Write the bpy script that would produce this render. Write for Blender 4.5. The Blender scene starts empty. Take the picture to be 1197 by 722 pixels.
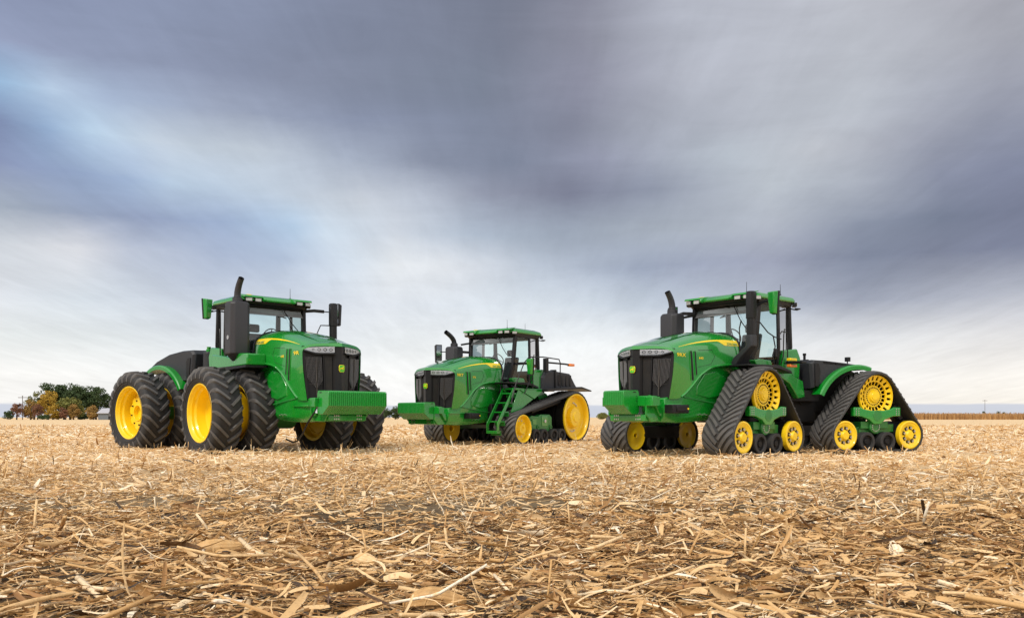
import bpy, bmesh, math, random
import numpy as np
from mathutils import Matrix, Vector
random.seed(7); RNG = np.random.default_rng(11)
R = math.radians; PI = math.pi
scene = bpy.context.scene
COL = scene.collection
FPX, CAMH, HY, CX = 1050.0, 0.812, 487.5, 598.5     # calibrated camera: focal length in photo pixels, eye height, horizon row

# ------------------------------------------------------------------ materials
def srgb(r, g, b):
    f = lambda c: (c/255/12.92) if c/255 <= .04045 else ((c/255+.055)/1.055)**2.4
    return (f(r), f(g), f(b), 1)
def lin(r, g, b): return (r, g, b, 1)
class NT:
    def __init__(s, nt): s.nt = nt
    def n(s, t, **kw):
        nd = s.nt.nodes.new(t)
        for k, v in kw.items():
            if k.startswith('i_'):
                key = k[2:]; key = int(key) if key.isdigit() else key.replace('_', ' ')
                nd.inputs[key].default_value = v
            else: setattr(nd, k, v)
        return nd
    def l(s, a, b): s.nt.links.new(a, b)
    def math(s, op, a, b=None, c=None, clamp=False):
        nd = s.nt.nodes.new('ShaderNodeMath'); nd.operation = op; nd.use_clamp = clamp
        for i, x in enumerate((a, b, c)):
            if x is None: continue
            if hasattr(x, 'is_linked'): s.l(x, nd.inputs[i])
            else: nd.inputs[i].default_value = x
        return nd.outputs[0]
    def mix(s, fac, a, b):
        nd = s.nt.nodes.new('ShaderNodeMix'); nd.data_type = 'RGBA'
        for sock, x in ((nd.inputs[0], fac), (nd.inputs[6], a), (nd.inputs[7], b)):
            if hasattr(x, 'is_linked'): s.l(x, sock)
            else: sock.default_value = x
        return nd.outputs[2]
    def noise(s, vec, scale, detail=4, rough=.55, dist=0):
        nd = s.n('ShaderNodeTexNoise'); nd.inputs['Scale'].default_value = scale
        nd.inputs['Detail'].default_value = detail; nd.inputs['Roughness'].default_value = rough
        nd.inputs['Distortion'].default_value = dist
        if vec is not None: s.l(vec, nd.inputs['Vector'])
        return nd.outputs['Fac']
    def ramp(s, fac, stops, interp='LINEAR'):
        nd = s.n('ShaderNodeValToRGB'); cr = nd.color_ramp; cr.interpolation = interp
        while len(cr.elements) < len(stops): cr.elements.new(.5)
        for e, (p, c) in zip(cr.elements, stops): e.position = p; e.color = c
        s.l(fac, nd.inputs[0]); return nd.outputs[0]
MATS = {}
def mat(name, col, rough=.5, metal=0., coat=0., spec=.5, dirt=0., dirtcol=(.30, .22, .13, 1), bump=0., bscale=40, low=0.):
    """paint / plastic / rubber: base colour with broken-up dust and roughness; low>0 adds dust that settles near the ground"""
    m = bpy.data.materials.new(name); m.use_nodes = True; N = NT(m.node_tree)
    b = m.node_tree.nodes['Principled BSDF']
    b.inputs['Metallic'].default_value = metal
    b.inputs['Specular IOR Level'].default_value = spec
    if coat: b.inputs['Coat Weight'].default_value = coat; b.inputs['Coat Roughness'].default_value = .03
    tc = N.n('ShaderNodeTexCoord').outputs['Object']
    n1 = N.noise(tc, 3.1, 6, .65); n2 = N.noise(tc, 23, 5, .7)
    mask = N.math('MULTIPLY', N.math('SUBTRACT', N.math('ADD', N.math('MULTIPLY', n1, .6), N.math('MULTIPLY', n2, .4)), .38), 3.0, clamp=True)
    fac = N.math('MULTIPLY', mask, dirt)
    if low:
        geo = N.n('ShaderNodeNewGeometry'); sp = N.n('ShaderNodeSeparateXYZ'); N.l(geo.outputs['Position'], sp.inputs[0])
        lo = N.math('SUBTRACT', 1.0, N.math('DIVIDE', sp.outputs[2], 1.3), clamp=True)
        lo = N.math('MULTIPLY', N.math('MULTIPLY', N.math('POWER', lo, 1.5), low), N.math('ADD', N.math('MULTIPLY', n2, 1.2), .1), clamp=True)
        fac = N.math('MAXIMUM', fac, lo)
    N.l(N.mix(fac, col, dirtcol), b.inputs['Base Color'])
    N.l(N.math('ADD', N.math('MULTIPLY', fac, .6), N.math('ADD', N.math('MULTIPLY', n2, .12), rough-.06), clamp=True), b.inputs['Roughness'])
    if bump:
        bp = N.n('ShaderNodeBump'); bp.inputs['Strength'].default_value = bump; bp.inputs['Distance'].default_value = .01
        N.l(N.noise(tc, bscale, 4, .6), bp.inputs['Height']); N.l(bp.outputs[0], b.inputs['Normal'])
    MATS[name] = m; return m
GREEN = mat('green_paint', lin(.0012, .245, .018), .26, coat=1., dirt=.025, low=.12)
GREENM = mat('green_cast', lin(.004, .19, .028), .40, coat=.2, dirt=.10, low=.25, bump=.05)
YELL = mat('yellow_paint', lin(.93, .62, .003), .34, coat=.3, dirt=.10, dirtcol=(.35, .22, .08, 1), low=.22)
DECAL = mat('yellow_decal', lin(.88, .66, .01), .3, coat=.3)
RUBBER = mat('tyre_rubber', lin(.020, .020, .022), .62, dirt=.35, spec=.35, dirtcol=(.095, .09, .085, 1), bump=.25, bscale=60, low=.35)
TREAD = mat('tread_rubber', lin(.070, .068, .069), .55, dirt=.5, dirtcol=(.16, .148, .135, 1), bump=.2, bscale=60, low=.4)
BELT = mat('track_rubber', lin(.026, .026, .028), .55, dirt=.35, dirtcol=(.08, .075, .07, 1), bump=.2, bscale=50, low=.35)
BLACK = mat('black_plastic', lin(.007, .007, .0085), .42, spec=.32, dirt=.10, dirtcol=(.05, .05, .052, 1), bump=.08, bscale=120)
TANK = mat('tank_plastic', lin(.020, .023, .030), .46, spec=.4, dirt=.16, dirtcol=(.08, .075, .07, 1), bump=.12, bscale=150)
EXH = mat('exhaust_paint', lin(.032, .032, .038), .45, spec=.35, dirt=.1, dirtcol=(.075, .075, .08, 1))
DARK = mat('dark_metal', lin(.007, .007, .008), .5, spec=.25, dirt=.2, dirtcol=(.05, .045, .04, 1))
STEEL = mat('bright_steel', lin(.62, .62, .62), .3, metal=1, dirt=.1)
LINER = mat('cab_liner', lin(.22, .23, .24), .8)
SEATM = mat('seat_fabric', lin(.06, .062, .066), .8)
ORANGE = mat('orange_reflector', lin(.85, .22, .02), .35, coat=.4)
SCREEN = mat('grille_screen', lin(.03, .03, .032), .3, coat=.3, dirt=.1)
FINS = mat('screen_fins', lin(.36, .36, .38), .32, metal=.5, dirt=.1)
CHROME = mat('lamp_reflector', lin(.97, .97, .98), .15, metal=.3)
WLAMP = mat('work_lamp', lin(.50, .50, .48), .2, metal=.3)
BADGE = mat('badge_green', lin(.09, .52, .03), .3, coat=.4)
def glass(name, tint, ior=1.45, mixf=.02):
    m = bpy.data.materials.new(name); m.use_nodes = True; N = NT(m.node_tree); N.nt.nodes.clear()
    out = N.n('ShaderNodeOutputMaterial'); tr = N.n('ShaderNodeBsdfTransparent'); tr.inputs[0].default_value = tint
    gl = N.n('ShaderNodeBsdfGlossy'); gl.inputs['Roughness'].default_value = .02
    fr = N.n('ShaderNodeFresnel'); fr.inputs[0].default_value = ior
    mx = N.n('ShaderNodeMixShader'); N.l(N.math('ADD', fr.outputs[0], mixf, clamp=True), mx.inputs[0])
    N.l(tr.outputs[0], mx.inputs[1]); N.l(gl.outputs[0], mx.inputs[2]); N.l(mx.outputs[0], out.inputs[0])
    return m
GLASS = glass('cab_glass', (.86, .965, .955, 1)); LENS = glass('lamp_lens', (.93, .95, .97, 1))
MIRR = mat('mirror_glass', lin(.75, .78, .8), .05, metal=1)

# ------------------------------------------------------------------ mesh builder
CUR = Matrix.Identity(4); WARP = None     # WARP: body height -> height on this machine (suspension and frame differ)
class MB:
    def __init__(s): s.v = []; s.f = []
    def add(s, vs, fs, M=None):
        o = len(s.v)
        s.v += [(M @ Vector(p))[:] if M is not None else tuple(p) for p in vs]
        s.f += [[i+o for i in f] for f in fs]; return s
    def hexa(s, c):      # 8 corners: bottom 4 then top 4, same winding
        return s.add(c, [(0,3,2,1), (4,5,6,7), (0,1,5,4), (1,2,6,5), (2,3,7,6), (3,0,4,7)])
    def box(s, x0, x1, y0, y1, z0, z1, M=None):
        return s.add([(x0,y0,z0),(x1,y0,z0),(x1,y1,z0),(x0,y1,z0),(x0,y0,z1),(x1,y0,z1),(x1,y1,z1),(x0,y1,z1)],
                     [(0,3,2,1),(4,5,6,7),(0,1,5,4),(1,2,6,5),(2,3,7,6),(3,0,4,7)], M)
    def prism(s, pts, y0, y1, ax='y', M=None):
        n = len(pts)
        mk = {'y': lambda p, t: (p[0], t, p[1]), 'x': lambda p, t: (t, p[0], p[1]), 'z': lambda p, t: (p[0], p[1], t)}[ax]
        vs = [mk(p, y0) for p in pts]+[mk(p, y1) for p in pts]
        fs = [list(range(n)), list(range(2*n-1, n-1, -1))]+[(i, (i+1) % n, n+(i+1) % n, n+i) for i in range(n)]
        return s.add(vs, fs, M)
    def grid(s, rows, close_u=False, close_v=False, cap=False):
        n = len(rows); m = len(rows[0]); vs = [p for r in rows for p in r]; fs = []
        for i in range(n if close_u else n-1):
            for j in range(m if close_v else m-1):
                a = i*m+j; b = i*m+(j+1) % m; c = ((i+1) % n)*m+(j+1) % m; d = ((i+1) % n)*m+j
                fs.append((a, b, c, d))
        if cap: fs += [list(range(m)), list(range((n-1)*m, n*m))[::-1]]
        return s.add(vs, fs)
    def lathe(s, prof, n=48, c=(0,0,0), a0=0, a1=2*PI, closed=True):   # axis = y; prof = (y, r)
        full = abs(a1-a0-2*PI) < 1e-6; k = n if full else n+1
        rows = []
        for i in range(k):
            a = a0+(a1-a0)*i/n
            rows.append([(c[0]+r*math.cos(a), c[1]+y, c[2]+r*math.sin(a)) for y, r in prof])
        return s.grid(rows, close_u=full, close_v=closed, cap=(not full and closed))
    def tube(s, pts, r, n=8, cap=True):
        P = [Vector(p) for p in pts]; rr = r if isinstance(r, (list, tuple)) else [r]*len(P); rows = []; up = None
        for i, p in enumerate(P):
            t = (P[min(i+1, len(P)-1)]-P[max(i-1, 0)]).normalized()
            if up is None: up = t.orthogonal().normalized()
            up = (up-t*up.dot(t)).normalized(); sd = t.cross(up)
            rows.append([(p+(up*math.cos(2*PI*j/n)+sd*math.sin(2*PI*j/n))*rr[i])[:] for j in range(n)])
        return s.grid(rows, close_v=True, cap=cap)
    def cyl(s, p0, p1, r0, r1=None, n=20): return s.tube([p0, p1], [r0, r0 if r1 is None else r1], n)
    def bar(s, pts, w, h, side=(0,1,0)):     # rectangular bar along a path
        P = [Vector(p) for p in pts]; sd0 = Vector(side); rows = []
        for i, p in enumerate(P):
            t = (P[min(i+1, len(P)-1)]-P[max(i-1, 0)]).normalized()
            sd = (sd0-t*sd0.dot(t)).normalized(); u = t.cross(sd)
            rows.append([(p+sd*a*w/2+u*b*h/2)[:] for a, b in ((-1,-1),(1,-1),(1,1),(-1,1))])
        return s.grid(rows, close_v=True, cap=True)
    def build(s, name, m, parent=None, bevel=0, seg=2, ang=35, local=None, data=None):
        me = bpy.data.meshes.new(name)
        pts = [(CUR @ Vector(p))[:] for p in s.v]
        if WARP: pts = [(p[0], p[1], float(np.interp(p[2], WARP[0], WARP[1]))) for p in pts]
        me.from_pydata(pts, [], s.f)
        bm = bmesh.new(); bm.from_mesh(me); bmesh.ops.recalc_face_normals(bm, faces=bm.faces); bm.to_mesh(me); bm.free()
        me.polygons.foreach_set('use_smooth', [True]*len(me.polygons)); me.set_sharp_from_angle(angle=R(ang))
        me.materials.append(m)
        o = bpy.data.objects.new(name, me); COL.objects.link(o)
        if parent is not None: o.parent = parent
        if local is not None: o.matrix_local = local
        if bevel:
            b = o.modifiers.new('bevel', 'BEVEL'); b.width = bevel; b.segments = seg; b.limit_method = 'ANGLE'; b.angle_limit = R(32)
            b.harden_normals = False
        return o
def empty(name, loc=(0,0,0), rz=0, parent=None):
    o = bpy.data.objects.new(name, None); o.empty_display_size = .2; COL.objects.link(o)
    o.location = loc; o.rotation_euler = (0,0,rz)
    if parent is not None: o.parent = parent
    return o
def tag(o, label=None, cat=None, group=None, kind=None):
    if label: o['label'] = label
    if cat: o['category'] = cat
    if group: o['group'] = group
    if kind: o['kind'] = kind
    return o
def text_mesh(txt, bold=.02):
    cu = bpy.data.curves.new('lettering', 'FONT'); cu.body = txt; cu.size = 1; cu.offset = bold; cu.resolution_u = 3
    o = bpy.data.objects.new('lettering', cu); COL.objects.link(o)
    dg = bpy.context.evaluated_depsgraph_get(); me = o.evaluated_get(dg).to_mesh()
    vs = [tuple(v.co) for v in me.vertices]; fs = [list(p.vertices) for p in me.polygons]
    bpy.data.objects.remove(o); bpy.data.curves.remove(cu)
    xs = [v[0] for v in vs]; w = max(xs)-min(xs); x0 = min(xs); ys = [v[1] for v in vs]; h = max(ys)-min(ys); y0 = min(ys)
    return [((v[0]-x0)/w, (v[1]-y0)/h) for v in vs], fs, w/h

# ------------------------------------------------------------------ hood surface (body frame, metres from front axle)
HS = {  # station u : section points (y, z) from the top centre line down to the lower edge
 .20: [(0,2.79),(.30,2.785),(.52,2.715),(.655,2.60),(.715,2.46),(.735,2.2),(.735,2.03)],
 .75: [(0,2.80),(.30,2.79),(.53,2.715),(.665,2.595),(.72,2.45),(.74,2.2),(.74,2.02)],
 1.25:[(0,2.745),(.30,2.735),(.54,2.665),(.67,2.555),(.725,2.42),(.74,2.15),(.745,1.93)],
 1.62:[(0,2.67),(.30,2.66),(.545,2.60),(.675,2.50),(.728,2.37),(.74,2.05),(.75,1.72)],
 1.90:[(0,2.595),(.30,2.585),(.55,2.535),(.68,2.445),(.73,2.33),(.735,1.95),(.72,1.42)],
 2.15:[(0,2.51),(.30,2.50),(.555,2.46),(.68,2.385),(.732,2.29),(.73,1.85),(.68,1.20)],
 2.42:[(0,2.405),(.30,2.40),(.56,2.375),(.68,2.325),(.732,2.25),(.715,1.78),(.645,1.17)]}
HU = sorted(HS)
def cr(p0, p1, p2, p3, t): return .5*((2*p1)+(-p0+p2)*t+(2*p0-5*p1+4*p2-p3)*t*t+(-p0+3*p1-3*p2+p3)*t**3)
def crpt(P, x):
    i = min(int(x), len(P)-2); t = x-i
    g = lambda k: P[max(0, min(len(P)-1, k))]
    return tuple(cr(g(i-1)[k], g(i)[k], g(i+1)[k], g(i+2)[k], t) for k in (0, 1))
def xf(y): return 2.80-.53*min(abs(y), .8)
def hood(u, v):
    j = 0
    while j < len(HU)-2 and u > HU[j+1]: j += 1
    t = (u-HU[j])/(HU[j+1]-HU[j])
    secs = [HS[HU[max(0, min(len(HU)-1, j+k))]] for k in (-1, 0, 1, 2)]
    sec = [tuple(cr(*[s_[q][k] for s_ in secs], t) for k in (0, 1)) for q in range(7)]
    y, z = crpt(sec, v)
    x = u if u <= 1.9 else 1.9+(u-1.9)/(.52)*(xf(y)-1.9)
    return Vector((x, y, z))
def hood_off(u, v, off, sy=1):
    e = 1e-3; p = hood(u, v); a = hood(min(u+e, 2.42), v)-hood(u-e, v); b = hood(u, v+e)-hood(u, v-e)
    n = a.cross(b).normalized()
    if n.y*1.0+n.z < 0: n = -n
    if n.dot(Vector((0, 1, .3))) < 0: n = -n
    p = p+n*off; return (p.x, p.y*sy, p.z)
def side_uv(x, z):   # find v for given u=x on the flank where z matches
    lo, hi = 2.0, 6.0
    for _ in range(18):
        mi = (lo+hi)/2
        if hood(x, mi).z > z: lo = mi
        else: hi = mi
    return (lo+hi)/2

def emblem(parent, x, z, s=.085):
    m = MB(); pts = [(-.8,-.55),(-.5,-.95),(.5,-.95),(.8,-.55),(.85,.5),(.6,.9),(-.6,.9),(-.85,.5)]
    m.prism([(p[0]*s, z+p[1]*s) for p in pts], x, x+.014, ax='x'); e = m.build('emblem', DECAL, parent, bevel=.004)
    m = MB(); m.prism([(p[0]*s*.90, z+p[1]*s*.90) for p in pts], x+.010, x+.017, ax='x'); m.build('emblem_field', BADGE, e)
    deer = [(-.62,-.12),(-.35,.18),(.12,.22),(.28,.42),(.20,.62),(.34,.50),(.44,.60),(.42,.44),(.60,.34),(.42,.26),(.34,.02),(.62,-.10),
            (.58,-.18),(.22,-.08),(.36,-.42),(.28,-.44),(.08,-.10),(-.22,-.08),(-.55,-.40),(-.60,-.34),(-.40,-.04)]
    m = MB(); m.prism([(p[0]*s*.98, z+p[1]*s*.98) for p in deer], x+.016, x+.021, ax='x'); m.build('emblem_deer', DECAL, e)

def build_front(root, words, hw, wx, full, side_box, model, sub):
    """hood, grille, lamps, front weights, lower front body; body frame"""
    # hood shell
    m = MB(); NV = 36; us = np.linspace(.20, 2.42, 40); rows = []
    for u in us:
        half = [hood(u, 6*k/NV) for k in range(NV+1)]
        rows.append([(p.x, -p.y, p.z) for p in half[::-1]]+[p[:] for p in half[1:]])
    m.grid(rows)
    # front lip (overhang above the lamps) and rear edge returned inwards
    lip = [[(p[0], p[1], p[2]) for p in rows[-1][22:-22]],]
    top = rows[-1]; L0 = [p for p in top if p[2] > 2.235]
    L1 = [(p[0]+.012, p[1]*1.0, min(p[2], 2.40)-.05-.02*(1-abs(p[1])/.74)) for p in L0]; L2 = [(p[0]-.05, p[1]*.97, p[2]-.012) for p in L1]
    m.grid([L0, L1, L2])
    rb = [(p[0]+.03, p[1]*.97, p[2]-.03) for p in rows[0]]; m.grid([rows[0], rb])
    H = m.build('hood', GREEN, root, ang=40)
    # hood panel seams and raised top panel
    m = MB()
    for sy in (1, -1):
        m.grid([[hood_off(u, 1.15, .003+.010*min(1, (2.3-u)*4, (u-.35)*4), sy) for u in np.linspace(.36, 2.28, 24)],
                [hood_off(u, .55, .003+.014*min(1, (2.3-u)*4, (u-.35)*4), sy) for u in np.linspace(.36, 2.28, 24)]])
    m.build('bonnet_rib', GREEN, H)
    for sy in (1, -1):
        # yellow stripe that flares to the name plate at the rear
        m = MB(); top_, bot = [], []
        for u in np.linspace(.24, 2.2, 60):
            vt = 2.92-.25*max(0, (.9-u))*0
            w = .30*min(1, (2.22-u)/.9)+.06
            if u < .95: w += 1.02*min(1, (.95-u)/.22) if u > .70 else 1.02
            w = min(w, 1.28); vv = 2.95
            top_.append(hood_off(u, vv, .004, sy)); bot.append(hood_off(u, vv+w*.72, .004, sy))
        mid = [hood_off(u, 2.95+(min((.30*min(1, (2.22-u)/.9)+.06)+(0 if u >= .95 else (1.02*min(1, (.95-u)/.22))), 1.28))*.36, .004, sy) for u in np.linspace(.24, 2.2, 60)]
        m.grid([top_, mid, bot]); m.build('stripe', DECAL, H)
        def lay(txt, u0, u1, z0, z1, mm, nm):
            vs, fs, _ = text_mesh(txt); out = []
            for a, b in vs:
                uu = (u1+(u0-u1)*a) if sy > 0 else (u0+(u1-u0)*a)     # reads left to right from outside
                zz = z0+(z1-z0)*b; out.append(hood_off(uu, side_uv(uu, zz), .008, sy))
            q = MB(); q.add(out, fs); q.build(nm, mm, H)
        lay(words, .28, .66, 2.475, 2.545, BADGE if False else MATS['green_paint'], 'name_lettering')
        lay(model, 2.06, 2.30 if len(model) < 3 else 2.34, 2.15, 2.235, DECAL, 'model_lettering')
        lay(sub, 1.50, 1.64, 2.12, 2.18, DECAL, 'number_lettering')
        # vertical air slots in the flank
        for k, (xa, xb) in enumerate(((1.86, 1.80), (1.74, 1.70))):
            m = MB()
            zs = np.linspace(2.30, 1.62 if k == 0 else 1.75, 8)
            for dx in ((0, .07) if k == 0 else (0, .05)): pass
            w = .065 if k == 0 else .045
            m.grid([[hood_off(xa-(xa-xb)*(i/7)+dx, side_uv(xa-(xa-xb)*(i/7)+dx, z), .005, sy) for i, z in enumerate(zs)] for dx in (0, w)])
            m.build('air_slot', DARK, H)
            m = MB(); m.tube([hood_off(xa-(xa-xb)*(i/7)+w+.012, side_uv(xa-(xa-xb)*(i/7)+w, z), .006, sy) for i, z in enumerate(zs)], .010, 6)
            m.build('slot_trim', GREEN, H)
        # door outline of the side panel
        m = MB(); loop = [(1.66, 2.33), (1.2, 2.36), (1.12, 2.2), (1.25, 2.02), (1.66, 1.93)]
        m.tube([hood_off(x, side_uv(x, z), .001, sy) for x, z in loop], .004, 5); m.build('panel_seam', DARK, H)
    m = MB(); m.tube([(.22, y*1.0, z) for y, z in ([(p[1], p[2]-.0) for p in rows[0]][2:-2])], .035, 6); m.build('rubber_seal', BLACK, H)
    # grille
    def yedge(z): return .640+(z-1.17)/(2.27-1.17)*.085
    G = MB(); zt, zb = 2.335, 1.20; zs = np.linspace(zb, zt, 12)
    def gp(y, z, off=0): return (xf(y)-.035+off, y, z)
    sets = [-1, -.93, -.92, -.48, -.47, -.44, -.43, -.22, -.18, 0, .18, .22, .43, .44, .47, .48, .92, .93, 1]
    offs = [0, 0, -.05, -.05, 0, 0, -.045, -.045, .015, .025, .015, -.045, -.045, 0, 0, -.05, -.05, 0, 0]
    G.grid([[gp(a*(yedge(z)+.0), z, o) for a, o in zip(sets, offs)] for z in zs])
    # outer black bezel chamfer sweeping down from the lamps
    g = G.build('grille', BLACK, root, ang=25)
    for sy in (1, -1):
        m = MB()
        for k in range(15):
            a = .235+.18*k/14
            m.bar([(xf(a*.7)-.066, sy*a*yedge(z), z) for z in (1.24, 1.72, 2.10)], .005, .03, side=(0,1,0))
        m.build('grille_fins', SCREEN, g)
        # side screen of upright fins set square to the slanted face
        m = MB(); al = math.atan(.53)*sy; nx_, ny_ = math.cos(al), math.sin(al)
        for k in range(13):
            zlo = 1.42+.20*abs(k-5)/6; rr_ = []
            for z in (zlo, 1.78, 2.10-.0):
                y = (.50+.40*k/12)*yedge(z); c = (xf(y)-.062, sy*y, z); rr_.append([(c[0]+nx_*a+ny_*-b, c[1]+ny_*a+nx_*b, z) for a, b in ((0, -.0012), (.045, -.0012), (.045, .0012), (0, .0012))])
            m.grid(rr_, close_v=True, cap=True)
        m.build('side_screen', FINS, g)
        m = MB()
        for z in np.arange(1.52, 2.08, .07): m.bar([(xf(.52*yedge(z))-.03, sy*.52*yedge(z), z), (xf(.89*yedge(z))-.03, sy*.89*yedge(z), z)], .006, .006, side=(0,0,1))
        m.build('screen_wire', SCREEN, g)
        m = MB(); m.tube([(xf(.45)-.02, sy*.45, 1.25), (xf(.47)-.0, sy*.47, 2.08)], .014, 6); m.build('grille_bar', SCREEN, g)
    emblem(root, xf(0)-.012, 1.86)
    for sy in (1, -1):   # lamp clusters
        m = MB(); rows_ = []
        for y, zt_, zb_ in ((.13, 2.325, 2.20), (.30, 2.322, 2.188), (.48, 2.312, 2.195), (.62, 2.298, 2.228), (.70, 2.280, 2.258)):
            x = xf(y)
            rows_.append([(x-.035, sy*y, zb_), (x-.01, sy*y, zb_), (x-.012, sy*y, zt_), (x-.05, sy*y, zt_)])
        m.grid(rows_, close_v=True, cap=True); lamp = m.build('headlight', CHROME, root)
        for y, r in ((.20, .034), (.31, .036), (.42, .034), (.53, .024)):
            M = Matrix.Translation((xf(y)-.008, sy*y, 2.258)) @ Matrix.Rotation(sy*math.atan(.53), 4, 'Z')
            m = MB(); m.lathe([(0, r), (.008, r), (.008, r*.78), (0, r*.72)], 20)
            m.v = [((M @ Matrix.Rotation(-PI/2, 4, 'Z')) @ Vector(p))[:] for p in m.v]; m.build('lamp_ring', DARK, lamp)
        m = MB(); m.grid([[(xf(y)+.004, sy*y, zb_), (xf(y)+.006, sy*y, zt_)] for y, zt_, zb_ in ((.13, 2.325, 2.20), (.30, 2.322, 2.188), (.48, 2.312, 2.195), (.62, 2.298, 2.228), (.70, 2.280, 2.258))])
        m.build('lamp_lens', LENS, lamp)
        m = MB(); m.bar([(xf(.12), sy*.12, 2.178), (xf(.48)+.0, sy*.48, 2.170), (xf(.70)-.0, sy*.70, 2.238)], .05, .03, side=(1,0,0)); m.build('lamp_brow', BLACK, lamp)
    # lower front body in green
    m = MB()
    rows_ = []
    for x, hwid, zb_, zt_ in ((-.1, .52, .86, 2.0), (.5, .60, .80, 2.06), (1.2, .63, .74, 2.0), (1.75, .64, .71, 1.72), (2.1, .63, .70, 1.28), (2.55, .60, .72, 1.19)):
        rows_.append([(x, -hwid*.86, zb_), (x, -hwid*.99, zb_+.10), (x, -hwid-.015, (zb_+zt_)/2), (x, -hwid, zt_), (x, hwid, zt_), (x, hwid+.015, (zb_+zt_)/2), (x, hwid*.99, zb_+.10), (x, hwid*.86, zb_)])
    m.grid(rows_, close_v=True, cap=True); body = m.build('front_frame', GREEN, root, bevel=.02, seg=3)
    for sy in (1, -1):
        m = MB()     # swept arch moulding under the hood edge
        path = [hood_off(u, 5.97, -.01, sy) for u in np.linspace(.24, 2.12, 22)]
        m.tube(path, [.030]*len(path), 8); m.build('arch_moulding', GREEN, body)
        m = MB(); m.prism([(.55, 1.30), (.62, 1.72), (.95, 1.86), (1.35, 1.80), (1.6, 1.50), (1.62, 1.28), (1.2, 1.2)], sy*.60, sy*.668)
        m.build('side_panel', GREEN, body, bevel=.022, seg=3)
        m = MB(); m.bar([(.05, sy*.66, 1.02), (1.0, sy*.668, 1.10), (2.0, sy*.655, 1.22)], .02, .03); m.build('panel_rib', GREENM, body, bevel=.006)
        for q in range(5): m = MB(); m.cyl((1.25+.07*q, sy*.62, .86+.018*(q % 2)), (1.25+.07*q, sy*.655, .86+.018*(q % 2)), .013, n=8); m.build('bolt', STEEL, body)
    # weight carrier
    m = MB()
    m.prism([(2.45, .74), (wx-.55, .72), (wx-.40, .86), (wx-.40, 1.22), (wx-.52, 1.26), (2.45, 1.0)], -.50, -.46)
    m.prism([(2.45, .74), (wx-.55, .72), (wx-.40, .86), (wx-.40, 1.22), (wx-.52, 1.26), (2.45, 1.0)], .46, .50)
    m.box(wx-.60, wx-.42, -.60, .60, 1.05, 1.24); m.prism([(2.4, .72), (wx-.42, .74), (wx-.42, .86), (2.4, .92)], -.46, .46)
    car = m.build('weight_carrier', GREEN, root, bevel=.008)
    for y in (-.33, -.28, -.23, .23, .28, .33):
        for z in (.775, .845): m = MB(); m.cyl((wx-.43, y, z), (wx-.405, y, z), .016, n=8); m.build('bolt', STEEL, car)
    # suitcase weights, hung in a row
    n = max(4, int(round(2*hw/.048))); w_ = 2*hw/n; m = MB()
    prof = [(wx-.46, 1.30), (wx-.43, 1.372), (wx-.03, 1.36), (wx, 1.33), (wx, 1.05), (wx-.24, .875), (wx-.42, .875), (wx-.46, .92)]
    for k in range(n):
        y = -hw+w_*(k+.5); s_ = 1 if k % 2 else .994
        c = (wx-.2, 1.1)
        pr = [(c[0]+(p[0]-c[0])*s_, c[1]+(p[1]-c[1])*s_) for p in prof]
        wd = w_*.5
        ins = [(c[0]+(p[0]-c[0])*.93, c[1]+(p[1]-c[1])*.93) for p in pr]
        rws = [[(p[0], y-wd+.001, p[1]) for p in ins], [(p[0], y-wd*.45, p[1]) for p in pr], [(p[0], y+wd*.45, p[1]) for p in pr], [(p[0], y+wd-.001, p[1]) for p in ins]]
        m.grid(rws, close_v=True, cap=True)
    W = m.build('front_weights', GREEN, root, ang=25)
    for sy in (1, -1):
        m = MB(); m.prism([(p[0]-.004 if p[0] > wx-.1 else p[0], p[1]-.002) for p in prof], sy*hw, sy*(hw+.028)); m.build('weight_end_plate', GREEN, W, bevel=.010)
    m = MB()
    for sy in (1, -1):
        m.box(wx-.36, wx-.28, sy*(hw+.020), sy*(hw+.0305), 1.315, 1.335)
        for dz in (1.13, 1.18, 1.23): m.cyl((wx-.38, sy*(hw+.02), dz), (wx-.38, sy*(hw+.036), dz), .009, n=6)
    m.build('weight_slot', DARK, W)
    for sy in (1, -1):   # folded step / tow bracket arms beside the weights
        if full and sy > 0: continue
        ye = .62 if not full else hw+.03
        m = MB(); m.box(wx-.62, wx-.40, sy*(ye-.02 if full else hw+.03), sy*(ye+.09 if full else ye+.04), 1.03, 1.22)
        m.prism([(wx-.66, 1.20), (wx-.50, 1.20), (2.62, .84), (2.35, .84), (2.35, 1.0), (wx-.8, 1.02)], sy*.50, sy*.56)
        m.box(1.9, 2.55, sy*.58, sy*.68, 1.035, 1.075)
        m.build('side_bracket', GREEN, car, bevel=.010)
    if side_box:
        x_ = side_box; m = MB(); m.box(x_-.50, x_, .62, .84, .89, 1.06); m.box(x_-.40, x_-.10, .80, .86, .92, 1.04)
        sb = m.build('tool_box', BLACK, root, bevel=.015); m = MB(); m.cyl((x_-.46, .84, .98), (x_-.46, .848, .98), .02); m.build('reflector', DECAL, sb)

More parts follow.
